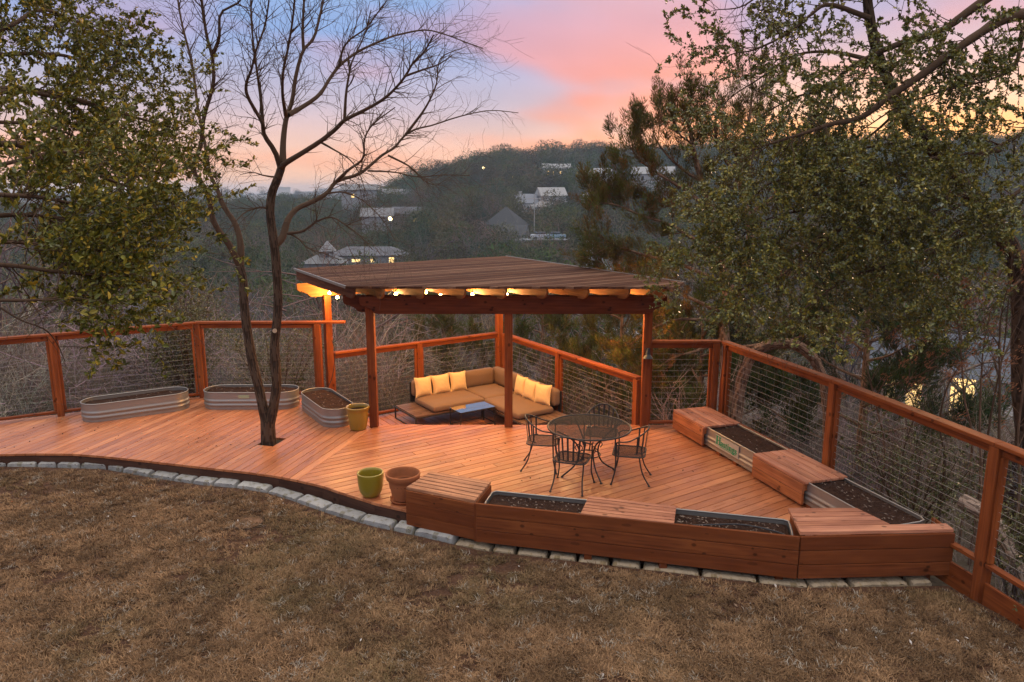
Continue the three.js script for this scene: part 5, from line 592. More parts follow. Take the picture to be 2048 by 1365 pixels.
{
  const t = thing('coffee_table', 'low black metal coffee table with mirror glass top before the sofa', 'table', [CORNER[0], LOW, CORNER[1]], TH), x0 = -2.12, x1 = -1.32, z0 = 1.46, z1 = 1.9, h = 0.40;
  const bar = (a, b, name = 'frame_bar') => { const L = b.map((v, k) => Math.abs(v - a[k]) || 0.02); part(name, cbox(...L, 0.002), M.iron, t, a.map((v, k) => (v + b[k]) / 2)); };
  for (const x of [x0, x1]) for (const z of [z0, z1]) bar([x, 0, z], [x, h - 0.03, z], 'leg');
  for (const y of [0.06, h - 0.02]) { bar([x0 + 0.01, y, z0], [x1 - 0.01, y, z0]); bar([x0 + 0.01, y, z1], [x1 - 0.01, y, z1]); bar([x0, y, z0 + 0.01], [x0, y, z1 - 0.01]); bar([x1, y, z0 + 0.01], [x1, y, z1 - 0.01]); }
  part('glass_top', cbox(x1 - x0 + 0.02, 0.008, z1 - z0 + 0.02, 0.002), new THREE.MeshPhysicalMaterial({ color: C(0.03, 0.03, 0.032), roughness: 0.04, metalness: 0.0, ior: 1.7, clearcoat: 1, clearcoatRoughness: 0.03 }), t, [(x0 + x1) / 2, h - 0.004, (z0 + z1) / 2]);
}
{
  const S = 0.42, n = 16, pos = [], idx = []; const P = (i, j, sgn) => { const a = (i / n) * 2 - 1, b = (j / n) * 2 - 1, e = (1 - Math.abs(a) ** 3) * (1 - Math.abs(b) ** 3), k = S / 2; return [a * k * (1 - 0.11 * (1 - b * b)), b * k * (1 - 0.11 * (1 - a * a)) , sgn * (0.085 * Math.pow(Math.max(e, 0), 0.55) + 0.004) + (fbm(a * 2.4 + sgn * 3, b * 2.4, 601, 3) - 0.5) * 0.03 * Math.sqrt(Math.max(e, 0))]; };
  for (const s of [1, -1]) { const base = pos.length / 3; for (let j = 0; j <= n; j++) for (let i = 0; i <= n; i++) pos.push(...P(i, j, s)); for (let j = 0; j < n; j++) for (let i = 0; i < n; i++) { const a = base + j * (n + 1) + i, b = a + n + 1; s > 0 ? idx.push(a, a + 1, b, a + 1, b + 1, b) : idx.push(a, b, a + 1, a + 1, b, b + 1); } }
  const g = new THREE.BufferGeometry(); g.setAttribute('position', new THREE.Float32BufferAttribute(pos, 3)); g.setIndex(idx); g.computeVertexNormals();
  const piping = new THREE.TubeGeometry(new THREE.CatmullRomCurve3([...Array(n)].flatMap((_, k) => [P(k, 0, 0)]).concat([...Array(n)].map((_, k) => P(n, k, 0)), [...Array(n)].map((_, k) => P(n - k, n, 0)), [...Array(n)].map((_, k) => P(0, n - k, 0))).map((p) => new THREE.Vector3(p[0], p[1], 0)), true), 100, 0.006, 5, true);
  const spots = [[-2.22, 0.47, 0.1, 'nearest the wooden end table on the long sofa side'], [-1.80, 0.48, -0.08, 'in the middle of the long sofa side'], [-1.37, 0.47, 0.07, 'closest to the corner on the long sofa side'], [-0.44, 1.56, 1, 'closest to the corner on the short sofa side'], [-0.47, 1.96, 1, 'in the middle of the short sofa side'], [-0.45, 2.37, 1, 'at the railing end of the short sofa side']];
  let first; spots.forEach(([u, z, k, where], i) => {
    const p = loc(u, -z), label = 'golden yellow pillow ' + where; let o;
    if (!first) { o = first = thing('throw_pillow', label, 'pillow', [0, 0, 0], 0, 'golden sofa pillows'); part('cover', g, M.pillow, o); part('piping', piping, M.pillow, o); } else o = dup(first, label);
    o.position.set(p[0], LOW + 0.43 + 0.205, p[1]); o.rotation.order = 'YXZ'; o.rotation.set(-0.22, TH + (k === 1 ? -Math.PI / 2 + (i - 4) * 0.16 + 0.1 : k), (i % 2 ? 0.05 : -0.04));
  });
}
// ---------- branch growth ----------
const V = (p) => new THREE.Vector3(p[0], p[1], p[2]);
function limbCurve(L) { const c = new THREE.CatmullRomCurve3(L.map(V)); c.len = c.getLength(); c.rad = (t) => { const k = t * (L.length - 1), i = Math.min(L.length - 2, Math.floor(k)); return lerp(L[i][3], L[i + 1][3], k - i); }; return c; }
function drawLimb(s, c, step = 0.14, sides = 7, wob = 0.0) {
  const n = Math.max(3, Math.round(c.len / step)); let a = c.getPoint(0), v = 0;
  for (let i = 1; i <= n; i++) { const b = c.getPoint(i / n), l = a.distanceTo(b); s.seg(a.toArray(), b.toArray(), c.rad((i - 1) / n) * (1 + wob * (noise2(i * 0.9, 1, 9) - 0.5)), c.rad(i / n) * (1 + wob * (noise2((i + 1) * 0.9, 1, 9) - 0.5)), sides, v * 2.2, (v + l) * 2.2); v += l; a = b; }
}
// one twig: bends as it goes; returns its points
function twig(s, r, p, d, L, rad, o, level, tips) {
  const n = Math.max(2, Math.round(L / (o.seg ?? 0.11))), pts = [p.clone()]; let q = p.clone(), dir = d.clone().normalize();
  for (let i = 0; i < n; i++) {
    dir.add(new THREE.Vector3(r() - 0.5, r() - 0.5 + (o.lift ?? 0), r() - 0.5).multiplyScalar(o.bend ?? 0.35)).normalize();
    const e = q.clone().addScaledVector(dir, L / n); s.seg(q.toArray(), e.toArray(), Math.max(0.0016, rad * (1 - (0.85 * i) / n)), Math.max(0.0014, rad * (1 - (0.85 * (i + 1)) / n)), rad > 0.008 ? 4 : 3, 0, 1); q = e; pts.push(q.clone());
    if (level > 0 && i > 0 && r() < (o.fork ?? 0.75)) { const side = new THREE.Vector3(r() - 0.5, r() - 0.5, r() - 0.5).cross(dir).normalize(), nd = dir.clone().multiplyScalar(0.75).addScaledVector(side, 0.75); twig(s, r, q, nd, L * (0.35 + r() * 0.35), rad * 0.55, o, level - 1, tips); }
  }
  tips?.push([pts, L]); return pts;
}
function sprout(s, r, c, o, tips) {
  const n = Math.round(c.len * (o.per ?? 4)); for (let i = 0; i < n; i++) {
    const t = lerp(o.from ?? 0.2, 1, Math.pow(r(), 0.8)), p = c.getPoint(t), tan = c.getTangent(t), side = new THREE.Vector3(r() - 0.5, r() - 0.5, r() - 0.5).cross(tan).normalize(), rad = Math.min(c.rad(t) * 0.6, o.rad ?? 0.012);
    const d = tan.clone().multiplyScalar(o.ahead ?? 0.7).addScaledVector(side, o.out ?? 0.8).add(new THREE.Vector3(0, o.up ?? 0.15, 0)); if (o.ok && !o.ok(p.clone().addScaledVector(d.clone().normalize(), 0.35))) continue; twig(s, r, p, d, (o.len ?? 0.8) * (0.45 + r() * 0.8), rad, o, o.levels ?? 2, tips);
  }
  tips?.push([[c.getPoint(0.8), c.getPoint(0.9), c.getPoint(1)], 0.5]);
}
function leafGeo(L, w, fold = 0.25) { const s = new Soup(), a = [0, 0, 0], b = [-w * 0.85, fold * w, L * 0.33], c = [w * 0.85, fold * w, L * 0.33], d = [-w * 0.8, fold * w * 0.9, L * 0.7], e = [w * 0.8, fold * w * 0.9, L * 0.7], f = [0, -0.04 * L, L], m = [0, 0.0, L * 0.5]; s.tri(a, m, b); s.tri(b, m, d); s.tri(d, m, f); s.tri(a, c, m); s.tri(c, e, m); s.tri(e, f, m); return s.geo(); }
M.leaf = new THREE.MeshPhysicalMaterial({ color: C(1, 1, 1), roughness: 0.42, side: THREE.DoubleSide, transmission: 0.25, thickness: 0, ior: 1.4, specularIntensity: 0.6 });
function leaves(r, tips, per, size, cols, keep) {
  const out = [], m = new THREE.Matrix4(), X = new THREE.Vector3(), Y = new THREE.Vector3(), Zv = new THREE.Vector3();
  for (const [pts, L] of tips) for (let k = 0; k < per; k++) {
    const f = (1 - 0.75 * Math.pow(r(), 1.4)) * (pts.length - 1), i = Math.min(pts.length - 2, Math.floor(f)), p = pts[i].clone().lerp(pts[i + 1], f - i), d = pts[i + 1].clone().sub(pts[i]).normalize();
    Zv.set(r() - 0.5, r() - 0.35, r() - 0.5).normalize().addScaledVector(d, 0.7).normalize(); X.set(r() - 0.5, r() - 0.5, r() - 0.5).cross(Zv).normalize(); Y.crossVectors(Zv, X); if (Y.y < 0 && r() < 0.7) { Y.negate(); X.negate(); }
    const s = size * (0.42 + Math.pow(r(), 0.8) * 0.9), wx = s * (0.75 + r() * 0.5); p.addScaledVector(X, (r() - 0.5) * 0.02); m.makeBasis(X.clone().multiplyScalar(wx), Y.clone().multiplyScalar(s * (0.4 + r() * 2)), Zv.clone().multiplyScalar(s)).setPosition(p);
    if (keep && !keep(p)) continue;
    let q = r(), c = cols[cols.length - 1][1]; for (const [w, cc] of cols) { if (q < w) { c = cc; break; } q -= w; } const j = 0.75 + r() * 0.5; out.push([m.clone(), c.map((v) => v * j)]);
  }
  return out;
}
const clumps = (p, k) => 0.5 * noise2(p.x * 1.9 + p.z * 1.1, p.y * 2.1, 71) + 0.5 * noise2(p.x * 4.3 + 7, p.y * 4.1 + p.z * 3.7, 72) > k;      // gaps between leaf masses
function foliage(parent, name, geo, mat, list, single = 0) {
  let rest = list;
  if (single) { const cam = camera.position, v = new THREE.Vector3(); list.forEach((l) => { v.setFromMatrixPosition(l[0]); l[2] = v.distanceTo(cam); const a = Math.atan2(v.x, -v.z) / R; if (Math.abs(a) > 36) l[2] += 100; }); rest = list.slice().sort((a, b) => a[2] - b[2]); const own = rest.splice(0, single), mats = {}; for (const [m, c] of own) { const key = c.map((x) => Math.round(Math.log(x + 0.01) * 2)).join(); mats[key] ??= Object.assign(mat.clone(), { color: C(...c) }); const l = part('leaf', geo, mats[key], parent); l.applyMatrix4(m); } }
  const im = shade(new THREE.InstancedMesh(geo, mat, rest.length)); rest.forEach(([m, c], i) => { im.setMatrixAt(i, m); im.setColorAt(i, C(...c)); }); im.name = name; im.userData.kind = 'stuff'; parent.add(im); return im;
}
// ---------- bare twin-trunk tree growing through the deck ----------
{
  const t = thing('bare_tree', 'leafless twin-trunk tree growing up through the deck', 'tree'), r = rng(101), tr = new Soup(), br = new Soup();
  BARE.forEach((L, i) => { const c = limbCurve(L); drawLimb(i < 3 ? tr : br, c, i < 3 ? 0.09 : 0.12, i < 3 ? 12 : 7, 0.12); if (i >= 3) sprout(br, r, c, { per: 14, len: L.length > 14 ? 0.42 : 0.58, rad: 0.008, levels: 2, from: 0.15, bend: 0.36, fork: 0.66, out: 0.75, ahead: 0.8, up: 0.05 }); });
  part('trunk', tr.geo(), M.bark, t); part('branches', br.geo(), M.twig, t);
  part('pruning_scar', new THREE.CylinderGeometry(0.035, 0.035, 0.012, 16).rotateX(Math.PI / 2), matte({ color: C(0.5, 0.36, 0.24), roughness: 0.9 }), t, [-3.76, 1.9, -11.44]);
}
// ---------- live oaks ----------
const OAK_COLS = [[0.32, [0.085, 0.09, 0.014]], [0.36, [0.165, 0.155, 0.018]], [0.20, [0.27, 0.215, 0.022]], [0.07, [0.46, 0.30, 0.028]], [0.05, [0.16, 0.17, 0.07]]];
{
  const t = thing('live_oak', 'evergreen oak with large glossy leaves overhanging from the left edge', 'tree'), r = rng(202), tr = new Soup(), br = new Soup(), tips = [];
  drawLimb(tr, limbCurve([[-5.3, -0.5, -4.4, 0.24], [-5.2, 1.2, -4.3, 0.2], [-5.0, 2.8, -4.3, 0.18], [-4.9, 4.2, -4.5, 0.15], [-4.9, 5.6, -5.0, 0.09], [-4.6, 7, -5.4, 0.04]]), 0.15, 12, 0.15);
  LEFT_OAK.forEach((L) => { L = L.map((q) => [q[0], q[1], q[2], q[3] * 0.6]); const a = L[0], y = clamp(a[1] - 0.3, 2.2, 5.5), c = limbCurve([[-4.95, y, lerp(-4.3, -4.9, (y - 2) / 4), a[3] * 1.2], ...L]); drawLimb(br, c, 0.1, 6, 0.1); sprout(br, r, c, { per: 10, len: 0.5, rad: 0.005, levels: 1, from: 0.28, bend: 0.4, fork: 0.7, seg: 0.07, out: 0.9, ahead: 0.6, up: 0.02, ok: (q) => q.y > 3.5 + 0.14 * (q.z + 3.5) || (q.x > -2.75 && q.x < -2.1 && q.y > 3.0 && q.z > -4.9) }, tips); });
  part('trunk', tr.geo(), M.bark, t); part('branches', br.geo(), M.twig, t);
  foliage(t, 'foliage', leafGeo(0.05, 0.0125), M.leaf, leaves(r, tips, 25, 0.82, OAK_COLS, (p) => clumps(p, 0.36) && p.y > 3.52 + 0.14 * (p.z + 3.5) || (p.x > -2.75 && p.x < -2.1 && p.y > 2.9 && p.z > -4.9)), 300);
}
{
  const t = thing('live_oak', 'spreading evergreen oak filling the upper right beyond the railing', 'tree'), r = rng(303), tr = new Soup(), br = new Soup(), tips = [];
  drawLimb(tr, limbCurve([[7.9, groundH(7.9, -10.7) - 0.3, -10.7, 0.26], [7.75, 0.2, -10.6, 0.2], ...RIGHT_OAK[0].slice(1)]), 0.15, 12, 0.15);
  drawLimb(tr, limbCurve([[8.9, groundH(8.9, -10.2) - 0.3, -10.2, 0.24], [8.9, 1, -10, 0.2], [8.6, 3.2, -9.6, 0.18], [8.3, 5.2, -9.2, 0.14], [8.2, 7, -9, 0.08]]), 0.2, 12, 0.15);
  RIGHT_OAK.forEach((L, i) => { const c = limbCurve(L.map((q) => [q[0], q[1] + (noise2(q[0] * 3, q[1] * 3, 17) - 0.5) * 0.12, q[2], q[3] * 0.62])); if (i) drawLimb(br, c, 0.1, 7, 0.3); sprout(br, r, c, { per: i ? 15 : 3, len: 0.7, rad: 0.008, levels: 2, from: i ? 0.18 : 0.5, bend: 0.4, fork: 0.5, seg: 0.12, out: 0.95, ahead: 0.55, up: 0.0 }, tips); });
  part('trunk', tr.geo(), M.bark, t); part('branches', br.geo(), M.twig, t);
  const cols = [[0.36, [0.115, 0.125, 0.03]], [0.34, [0.19, 0.175, 0.032]], [0.23, [0.28, 0.225, 0.034]], [0.07, [0.20, 0.21, 0.13]]];
  M.leafDull = matte({ color: C(1, 1, 1), roughness: 0.3, specularIntensity: 1, side: THREE.DoubleSide }); foliage(t, 'foliage', leafGeo(0.052, 0.0135), M.leafDull, leaves(r, tips, 38, 0.84, cols, (p) => p.y > 2.25 && clumps(p, p.x < 4.4 ? 0.42 : 0.27)), 0);
}
// ---------- junipers ----------
M.needle = matte({ color: C(1, 1, 1), roughness: 0.85, side: THREE.DoubleSide });
M.cedarBark = matte({ color: C(0.26, 0.16, 0.105), map: M.bark.map, bumpMap: M.bark.bumpMap, bumpScale: 0.01, roughness: 0.95 });
function plumeGeo(r, n = 46) { const s = new Soup(); for (let i = 0; i < n; i++) { const k = i / n, y = k * 0.42, rad = 0.11 * Math.sin(Math.PI * (0.15 + 0.8 * k)) + 0.02, a = r() * 6.28, l = 0.07 + r() * 0.06, w = 0.012 + r() * 0.01, bx = Math.cos(a) * rad * r(), bz = Math.sin(a) * rad * r(), dx = Math.cos(a) * 0.6, dz = Math.sin(a) * 0.6, tx = bx + dx * l, tz = bz + dz * l, ty = y + l * 0.9, px = -dz * w, pz = dx * w; s.tri([bx - px, y, bz - pz], [bx + px, y, bz + pz], [tx, ty, tz]); s.tri([bx, y - w, bz], [bx, y + w, bz], [tx, ty, tz]); } return s.geo(); }
const plumes = [1, 2, 3].map((k) => plumeGeo(rng(900 + k)));
function plumeFoliage(parent, r, tips, per, size, cols) {
  const lists = [[], [], []]; const q = new THREE.Quaternion(), up = new THREE.Vector3(0, 1, 0);
  for (const [pts] of tips) for (let k = 0; k < per; k++) { const f = lerp(0.35, 1, r()) * (pts.length - 1), i = Math.min(pts.length - 2, Math.floor(f)), p = pts[i].clone().lerp(pts[i + 1], f - i), d = pts[i + 1].clone().sub(pts[i]).normalize().multiplyScalar(0.8).add(new THREE.Vector3((r() - 0.5) * 0.8, 0.75 + r() * 0.3, (r() - 0.5) * 0.8)).normalize(); q.setFromUnitVectors(up, d); const s = size * (0.6 + r() * 0.7), c = cols[Math.floor(r() * cols.length)].map((v) => v * (0.75 + r() * 0.5)); lists[Math.floor(r() * 3)].push([new THREE.Matrix4().compose(p, q, new THREE.Vector3(s, s, s)), c]); }
  lists.forEach((l, i) => foliage(parent, 'foliage', plumes[i], M.needle, l));
}
const CEDAR = [[0.14, 0.115, 0.03], [0.19, 0.12, 0.036], [0.11, 0.10, 0.028], [0.16, 0.125, 0.034]], CEDAR_G = [[0.10, 0.10, 0.028], [0.14, 0.125, 0.032], [0.075, 0.082, 0.026]];
{
  const t = thing('juniper_tree', 'tall rusty green juniper behind the right side of the pergola roof', 'tree', [0, 0, 0], 0, 'junipers beyond the railing'), r = rng(404), tr = new Soup(), br = new Soup(), tips = [];
  JUNIPER.forEach((L, i) => { const c = limbCurve(i ? L : [[L[0][0], groundH(L[0][0], L[0][2]) - 0.3, L[0][2], 0.2], ...L]); drawLimb(i < 2 ? tr : br, c, 0.16, i < 2 ? 9 : 6, 0.2); sprout(br, r, c, { per: i < 2 ? 3 : 7, len: 0.55, rad: 0.012, levels: 1, from: i < 2 ? 0.55 : 0.25, bend: 0.35, fork: 0.6, out: 0.8, ahead: 0.7, up: 0.25, seg: 0.14 }, tips); });
  part('trunk', tr.geo(), M.cedarBark, t); part('branches', br.geo(), M.cedarBark, t); plumeFoliage(t, r, tips, 3, 0.6, CEDAR);
}
function juniperBush(label, x, z, h, seed, cols, spread = 0.5) {
  const t = thing('juniper_tree', label, 'tree', [x, groundH(x, z), z], 0, 'junipers beyond the railing'), r = rng(seed), tr = new Soup(), br = new Soup(), tips = []; const lean = (r() - 0.5) * 0.4;
  drawLimb(tr, limbCurve([[0, -0.3, 0, 0.12], [lean * 0.3, h * 0.3, 0.1, 0.09], [lean * 0.6, h * 0.65, 0, 0.05], [lean, h * 0.98, 0, 0.015]]), 0.2, 8, 0.2);
  for (let k = 0; k < 22; k++) { const f = 0.12 + 0.86 * (k / 22), a = k * 2.4 + r(), L = h * spread * (1.05 - f * 0.85) * (0.7 + r() * 0.5), b = [lean * f, h * f * 0.95, 0]; const c = limbCurve([[...b, 0.035], [b[0] + Math.cos(a) * L * 0.5, b[1] + L * 0.2, Math.sin(a) * L * 0.5, 0.02], [b[0] + Math.cos(a) * L, b[1] + L * 0.55, Math.sin(a) * L, 0.006]]); drawLimb(br, c, 0.25, 4); sprout(br, r, c, { per: 5, len: 0.4, rad: 0.008, levels: 1, from: 0.25, up: 0.3, seg: 0.14 }, tips); }
  part('trunk', tr.geo(), M.cedarBark, t); part('branches', br.geo(), M.cedarBark, t); plumeFoliage(t, r, tips, 2, 0.85, cols); return t;
}
juniperBush('olive juniper top showing between the two rear pergola posts', 0.95, -22.5, 5.7, 11, CEDAR_G, 0.36);
juniperBush('olive juniper left of the rear corner post below the pergola beam', -2.1, -22.5, 5.6, 12, CEDAR_G, 0.36);
juniperBush('low green juniper right of the pergola between railing and valley', 2.75, -18.2, 5.6, 13, CEDAR_G, 0.45);
juniperBush('green juniper behind the short railing by the far bench', 4.3, -16.2, 4.2, 14, CEDAR_G, 0.6);
juniperBush('dark green juniper beyond the long railing under the oak', 7.2, -14.5, 5.2, 15, [[0.05, 0.07, 0.025], [0.07, 0.09, 0.03]], 0.5);
juniperBush('golden young juniper tip rising above the pergola roof', -0.15, -46, 12.2, 16, [[0.16, 0.13, 0.03], [0.12, 0.11, 0.03]], 0.2);
// ---------- leafy evergreen shrubs by the railings ----------
function leafShrub(label, x, z, h, w, seed, n = 9) {
  const t = thing('evergreen_shrub', label, 'shrub', [x, groundH(x, z) - 0.05, z], 0, 'evergreen shrubs along the railings'), r = rng(seed), br = new Soup(), tips = [];
  for (let k = 0; k < n; k++) { const a = r() * 6.28, d = w * Math.sqrt(r()); const c = limbCurve([[0, 0, 0, 0.02], [Math.cos(a) * d * 0.4, h * 0.4, Math.sin(a) * d * 0.4, 0.014], [Math.cos(a) * d, h * (0.7 + r() * 0.3), Math.sin(a) * d, 0.005]]); drawLimb(br, c, 0.2, 4); sprout(br, r, c, { per: 8, len: 0.5, rad: 0.006, levels: 1, from: 0.35, seg: 0.1 }, tips); }
  part('stems', br.geo(), M.twig, t); foliage(t, 'foliage', leafGeo(0.04, 0.011), M.leafDull, leaves(r, tips, 9, 1, [[0.5, [0.07, 0.075, 0.02]], [0.3, [0.11, 0.11, 0.025]], [0.2, [0.16, 0.14, 0.04]]])); return t;
}
leafShrub('olive leafed shrub behind the left railing above the longest tub', -7.15, -15.9, 3.6, 1.15, 21, 16);
leafShrub('small leafy shrub behind the middle tub and forked trunk', -5.2, -15.8, 2.6, 0.9, 22);
leafShrub('green leafy shrub under the long railing at the near right', 5.9, -7.9, 1.35, 0.55, 23);
leafShrub('bright green low shrub at the base of the right railing post', 5.75, -6.5, 0.9, 0.4, 24, 7);
leafShrub('leafy shrub behind the tubs at the foot of the long railing', 5.6, -9.6, 1.7, 0.7, 25);
// ---------- bent trunk, log and saplings on the right ----------
{ const t = thing('bent_trunk', 'weathered tree trunk bent in an arch behind the long railing', 'tree trunk'), s = new Soup(), a = ARC[0], b = limbCurve([[a[0][0] - 0.05, groundH(a[0][0], a[0][2]) - 0.2, a[0][2], 0.12], ...a, [a[7][0] + 0.1, groundH(a[7][0], a[7][2]) - 0.1, a[7][2], 0.07]]); drawLimb(s, b, 0.1, 9, 0.2); part('arch', s.geo(), M.cedarBark, t); const s2 = new Soup(); drawLimb(s2, limbCurve(ARC[1]), 0.1, 7, 0.2); part('broken_limb', s2.geo(), M.bark, t); }
{ const s = new Soup(), l = LOG[4]; drawLimb(s, limbCurve([...LOG, [l[0] + 0.25, groundH(l[0] + 0.25, l[2] + 0.2) - 0.1, l[2] + 0.2, 0.07]]), 0.07, 9, 0.3); const m = shade(new THREE.Mesh(s.geo(), matte({ color: C(0.36, 0.27, 0.21), map: M.bark.map, bumpMap: M.bark.bumpMap, bumpScale: 0.012, roughness: 0.95 }))); m.name = 'dead_log'; tag(m, 'pale dead log leaning behind the last right railing post', 'log'); scene.add(m); }
M.seed = matte({ color: C(0.42, 0.20, 0.10), roughness: 0.9, side: THREE.DoubleSide });
SAPLINGS.forEach((L, i) => {
  const where = ['tallest bare sapling beside the oak trunk at the right edge', 'bare reddish sapling just left of the tallest right sapling', 'thin leaning sapling crossing in front of the oak trunk', 'slender sapling beside the lit yellow house windows', 'forked sapling in front of the lit yellow house windows', 'bare sapling with rust seed heads behind the middle right post', 'thin bare sapling left of the yellow windows over the railing', 'bare sapling nearest the right frame edge'][i];
  const t = thing('bare_sapling', where, 'sapling', [0, 0, 0], 0, 'bare saplings beyond the long railing'), r = rng(700 + i), s = new Soup(), tips = [], c = limbCurve([[L[0][0], groundH(L[0][0], L[0][2]) - 0.1, L[0][2], L[0][3] * 1.3], ...L]); drawLimb(s, c, 0.15, 6); sprout(s, r, c, { per: 3.2, len: 0.7, rad: 0.008, levels: 1, from: 0.4, up: 0.35, seg: 0.16, fork: 0.5 }, tips); part('stem', s.geo(), i % 2 ? M.cedarBark : M.twig, t);
  const h = new Soup(); tips.forEach(([p], k) => { if (r() > 0.4) return; const e = p[p.length - 1]; for (let q = 0; q < 26; q++) { const x = e.x + (r() - 0.5) * 0.14, y = e.y - r() * 0.12, z = e.z + (r() - 0.5) * 0.14, a = 0.006 + r() * 0.008; h.tri([x - a, y, z], [x + a, y + a, z + a], [x, y - a * 2, z - a]); } }); if (h.p.length) part('seed_heads', h.geo(), M.seed, t).userData.kind = 'stuff';
});
// ---------- brush and woodland beyond the fence (uncountable) ----------
const FENCE = [[-60, 18], [-10.5, -11.78], [-8.34, -13.05], [-6.24, -14.27], [-3.7, -14.5], [-0.3, -16.8], [2.3, -12.4], [3.6, -12.4], [4.4, -9.7], [4.97, -7.1], [5.5, -4.4], [7.5, 4]];
{
  const beyond = (x, z) => distLine(FENCE, x, z);
  const bareKinds = [0, 1, 2, 3, 4].map((k) => { const s = new Soup(), r = rng(800 + k); for (let q = 0; q < 7; q++) { const a = r() * 6.28, lean = 0.25 + r() * 0.55; twig(s, r, new THREE.Vector3((r() - 0.5) * 0.5, -0.1, (r() - 0.5) * 0.5), new THREE.Vector3(Math.cos(a) * lean, 1, Math.sin(a) * lean), 1.5 + r() * 0.9, 0.016, { seg: 0.24, bend: 0.32, lift: 0.03, fork: 0.85 }, 2); } return s.geo(); });
  const treeKinds = [0, 1, 2].map((k) => { const s = new Soup(), r = rng(850 + k); for (let q = 0; q < 2; q++) twig(s, r, new THREE.Vector3(q * 0.3, -0.2, 0), new THREE.Vector3((r() - 0.5) * 0.5, 1, (r() - 0.5) * 0.5), 4.6, 0.09, { seg: 0.55, bend: 0.25, lift: 0.05, fork: 1 }, 3); return s.geo(); });
  const greenKinds = [0, 1, 2, 3].map((k) => { const s = new Soup(), r = rng(880 + k), lobes = []; for (let q = 0; q < 9; q++) { const a = r() * 6.28, d = r() * 1.5; lobes.push([Math.cos(a) * d, 1.6 + r() * 2.2, Math.sin(a) * d, 0.7 + r() * 0.7]); } s.seg([0, -0.3, 0], [0.1, 2, 0], 0.12, 0.08, 5); for (let q = 0; q < 1500; q++) { const l = lobes[q % 9], u = r() * 2 - 1, a = r() * 6.28, rr = l[3] * (0.75 + 0.3 * r()), c = Math.sqrt(1 - u * u), p = [l[0] + Math.cos(a) * c * rr, l[1] + u * rr * 0.85, l[2] + Math.sin(a) * c * rr], z = 0.07 + r() * 0.1, e1 = [r() - 0.5, r() - 0.5, r() - 0.5], e2 = [r() - 0.5, r() - 0.5, r() - 0.5]; s.tri(p, p.map((v, i) => v + e1[i] * z * 2.4), p.map((v, i) => v + e2[i] * z * 2.4)); } return s.geo(); });
  M.brush = matte({ color: C(1, 1, 1), roughness: 0.95 });
  const r = rng(1234), put = (list, x, z, s, sy, c, dy = 0) => list.push([new THREE.Matrix4().compose(new THREE.Vector3(x, groundH(x, z) + dy, z), new THREE.Quaternion().setFromEuler(new THREE.Euler((r() - 0.5) * 0.25, r() * 6.28, (r() - 0.5) * 0.25)), new THREE.Vector3(s, s * sy, s)), c]);
  const make = (name, label, kinds, lists, cat) => { const g = new THREE.Group(); g.name = name; tag(g, label, cat); g.userData.kind = 'stuff'; scene.add(g); lists.forEach((l, k) => foliage(g, name + '_mass', kinds[k], k >= 0 ? M.brush : 0, l)); };
  const HOMES = [[10.8, -235, 13], [-1.5, -190, 10], [17.5, -300, 12], [34.5, -290, 12], [26, -230, 8], [47, -250, 11], [13.2, -120, 8], [-19.6, -38, 6], [27.6, -45, 8], [11.2, -75, 5], [-33, -130, 7], [-27, -140, 5], [-26.5, -205, 3], [8, -160, 8], [5, -170, 3]];
  const clear = (x, z) => HOMES.some(([hx, hz, w]) => { const L = Math.hypot(hx, hz), ux = hx / L, uz = hz / L, f = (x - hx) * ux + (z - hz) * uz, side = Math.abs((x - hx) * -uz + (z - hz) * ux); return f > -w - L * 0.08 && f < w * 0.7 && side < w * 0.75; });
  const A = [[], [], [], [], []], B = [[], [], []], G = [[], [], [], []];
  const greys = [[0.19, 0.15, 0.125], [0.10, 0.078, 0.065], [0.40, 0.33, 0.27], [0.20, 0.125, 0.085], [0.12, 0.105, 0.105]];
  const polar = (r0, r1, pw = 1) => { const q = r0 + (r1 - r0) * Math.pow(r(), pw), a = (r() * 2 - 1) * 42 * R; return [Math.sin(a) * q, -Math.cos(a) * q]; };
  for (let i = 0; i < 4200; i++) { const [x, z] = polar(8, 60, 0.75), d = beyond(x, z); if (d < 0.9 || (d > 10 && clear(x, z))) continue; const s = (0.55 + r() * 0.6) * (d < 3 ? 0.62 : 1) * (x > 4.5 && d < 12 ? 0.62 : 1) * (d > 20 ? 1.35 : 1); put(A[i % 5], x, z, s, 0.9 + r() * 0.3, greys[Math.floor(r() * 5)].map((v) => v * (0.8 + r() * 0.4))); }
  const darks = [[0.14, 0.108, 0.085], [0.19, 0.138, 0.10], [0.12, 0.105, 0.095], [0.17, 0.112, 0.072]];
  for (let i = 0; i < 3600; i++) { const [x, z] = polar(32, 340, 0.8), d = beyond(x, z); if (d < 12 || clear(x, z)) continue; put(B[i % 3], x, z, 0.75 + r() * 0.75, 0.8 + r() * 0.4, darks[Math.floor(r() * 4)].map((v) => v * (0.8 + r() * 0.4))); }
  const greens = [[0.055, 0.064, 0.024], [0.08, 0.08, 0.026], [0.045, 0.058, 0.028], [0.10, 0.083, 0.03]];
  for (let i = 0; i < 9000; i++) { const [x, z] = polar(45, 360, 0.7); const d = beyond(x, z), n = fbm(x * 0.02, z * 0.02, 951, 3); if (d < 20 || clear(x, z) || r() > sstep(0.36, 0.58, n) * 0.9 + (d > 230 ? 0.55 : 0.15)) continue; put(G[i % 4], x, z, 0.9 + r() * 1.2 + (d > 230 ? 0.5 : 0), 0.75 + r() * 0.5, greens[Math.floor(r() * 4)].map((v) => v * (0.7 + r() * 0.6))); }
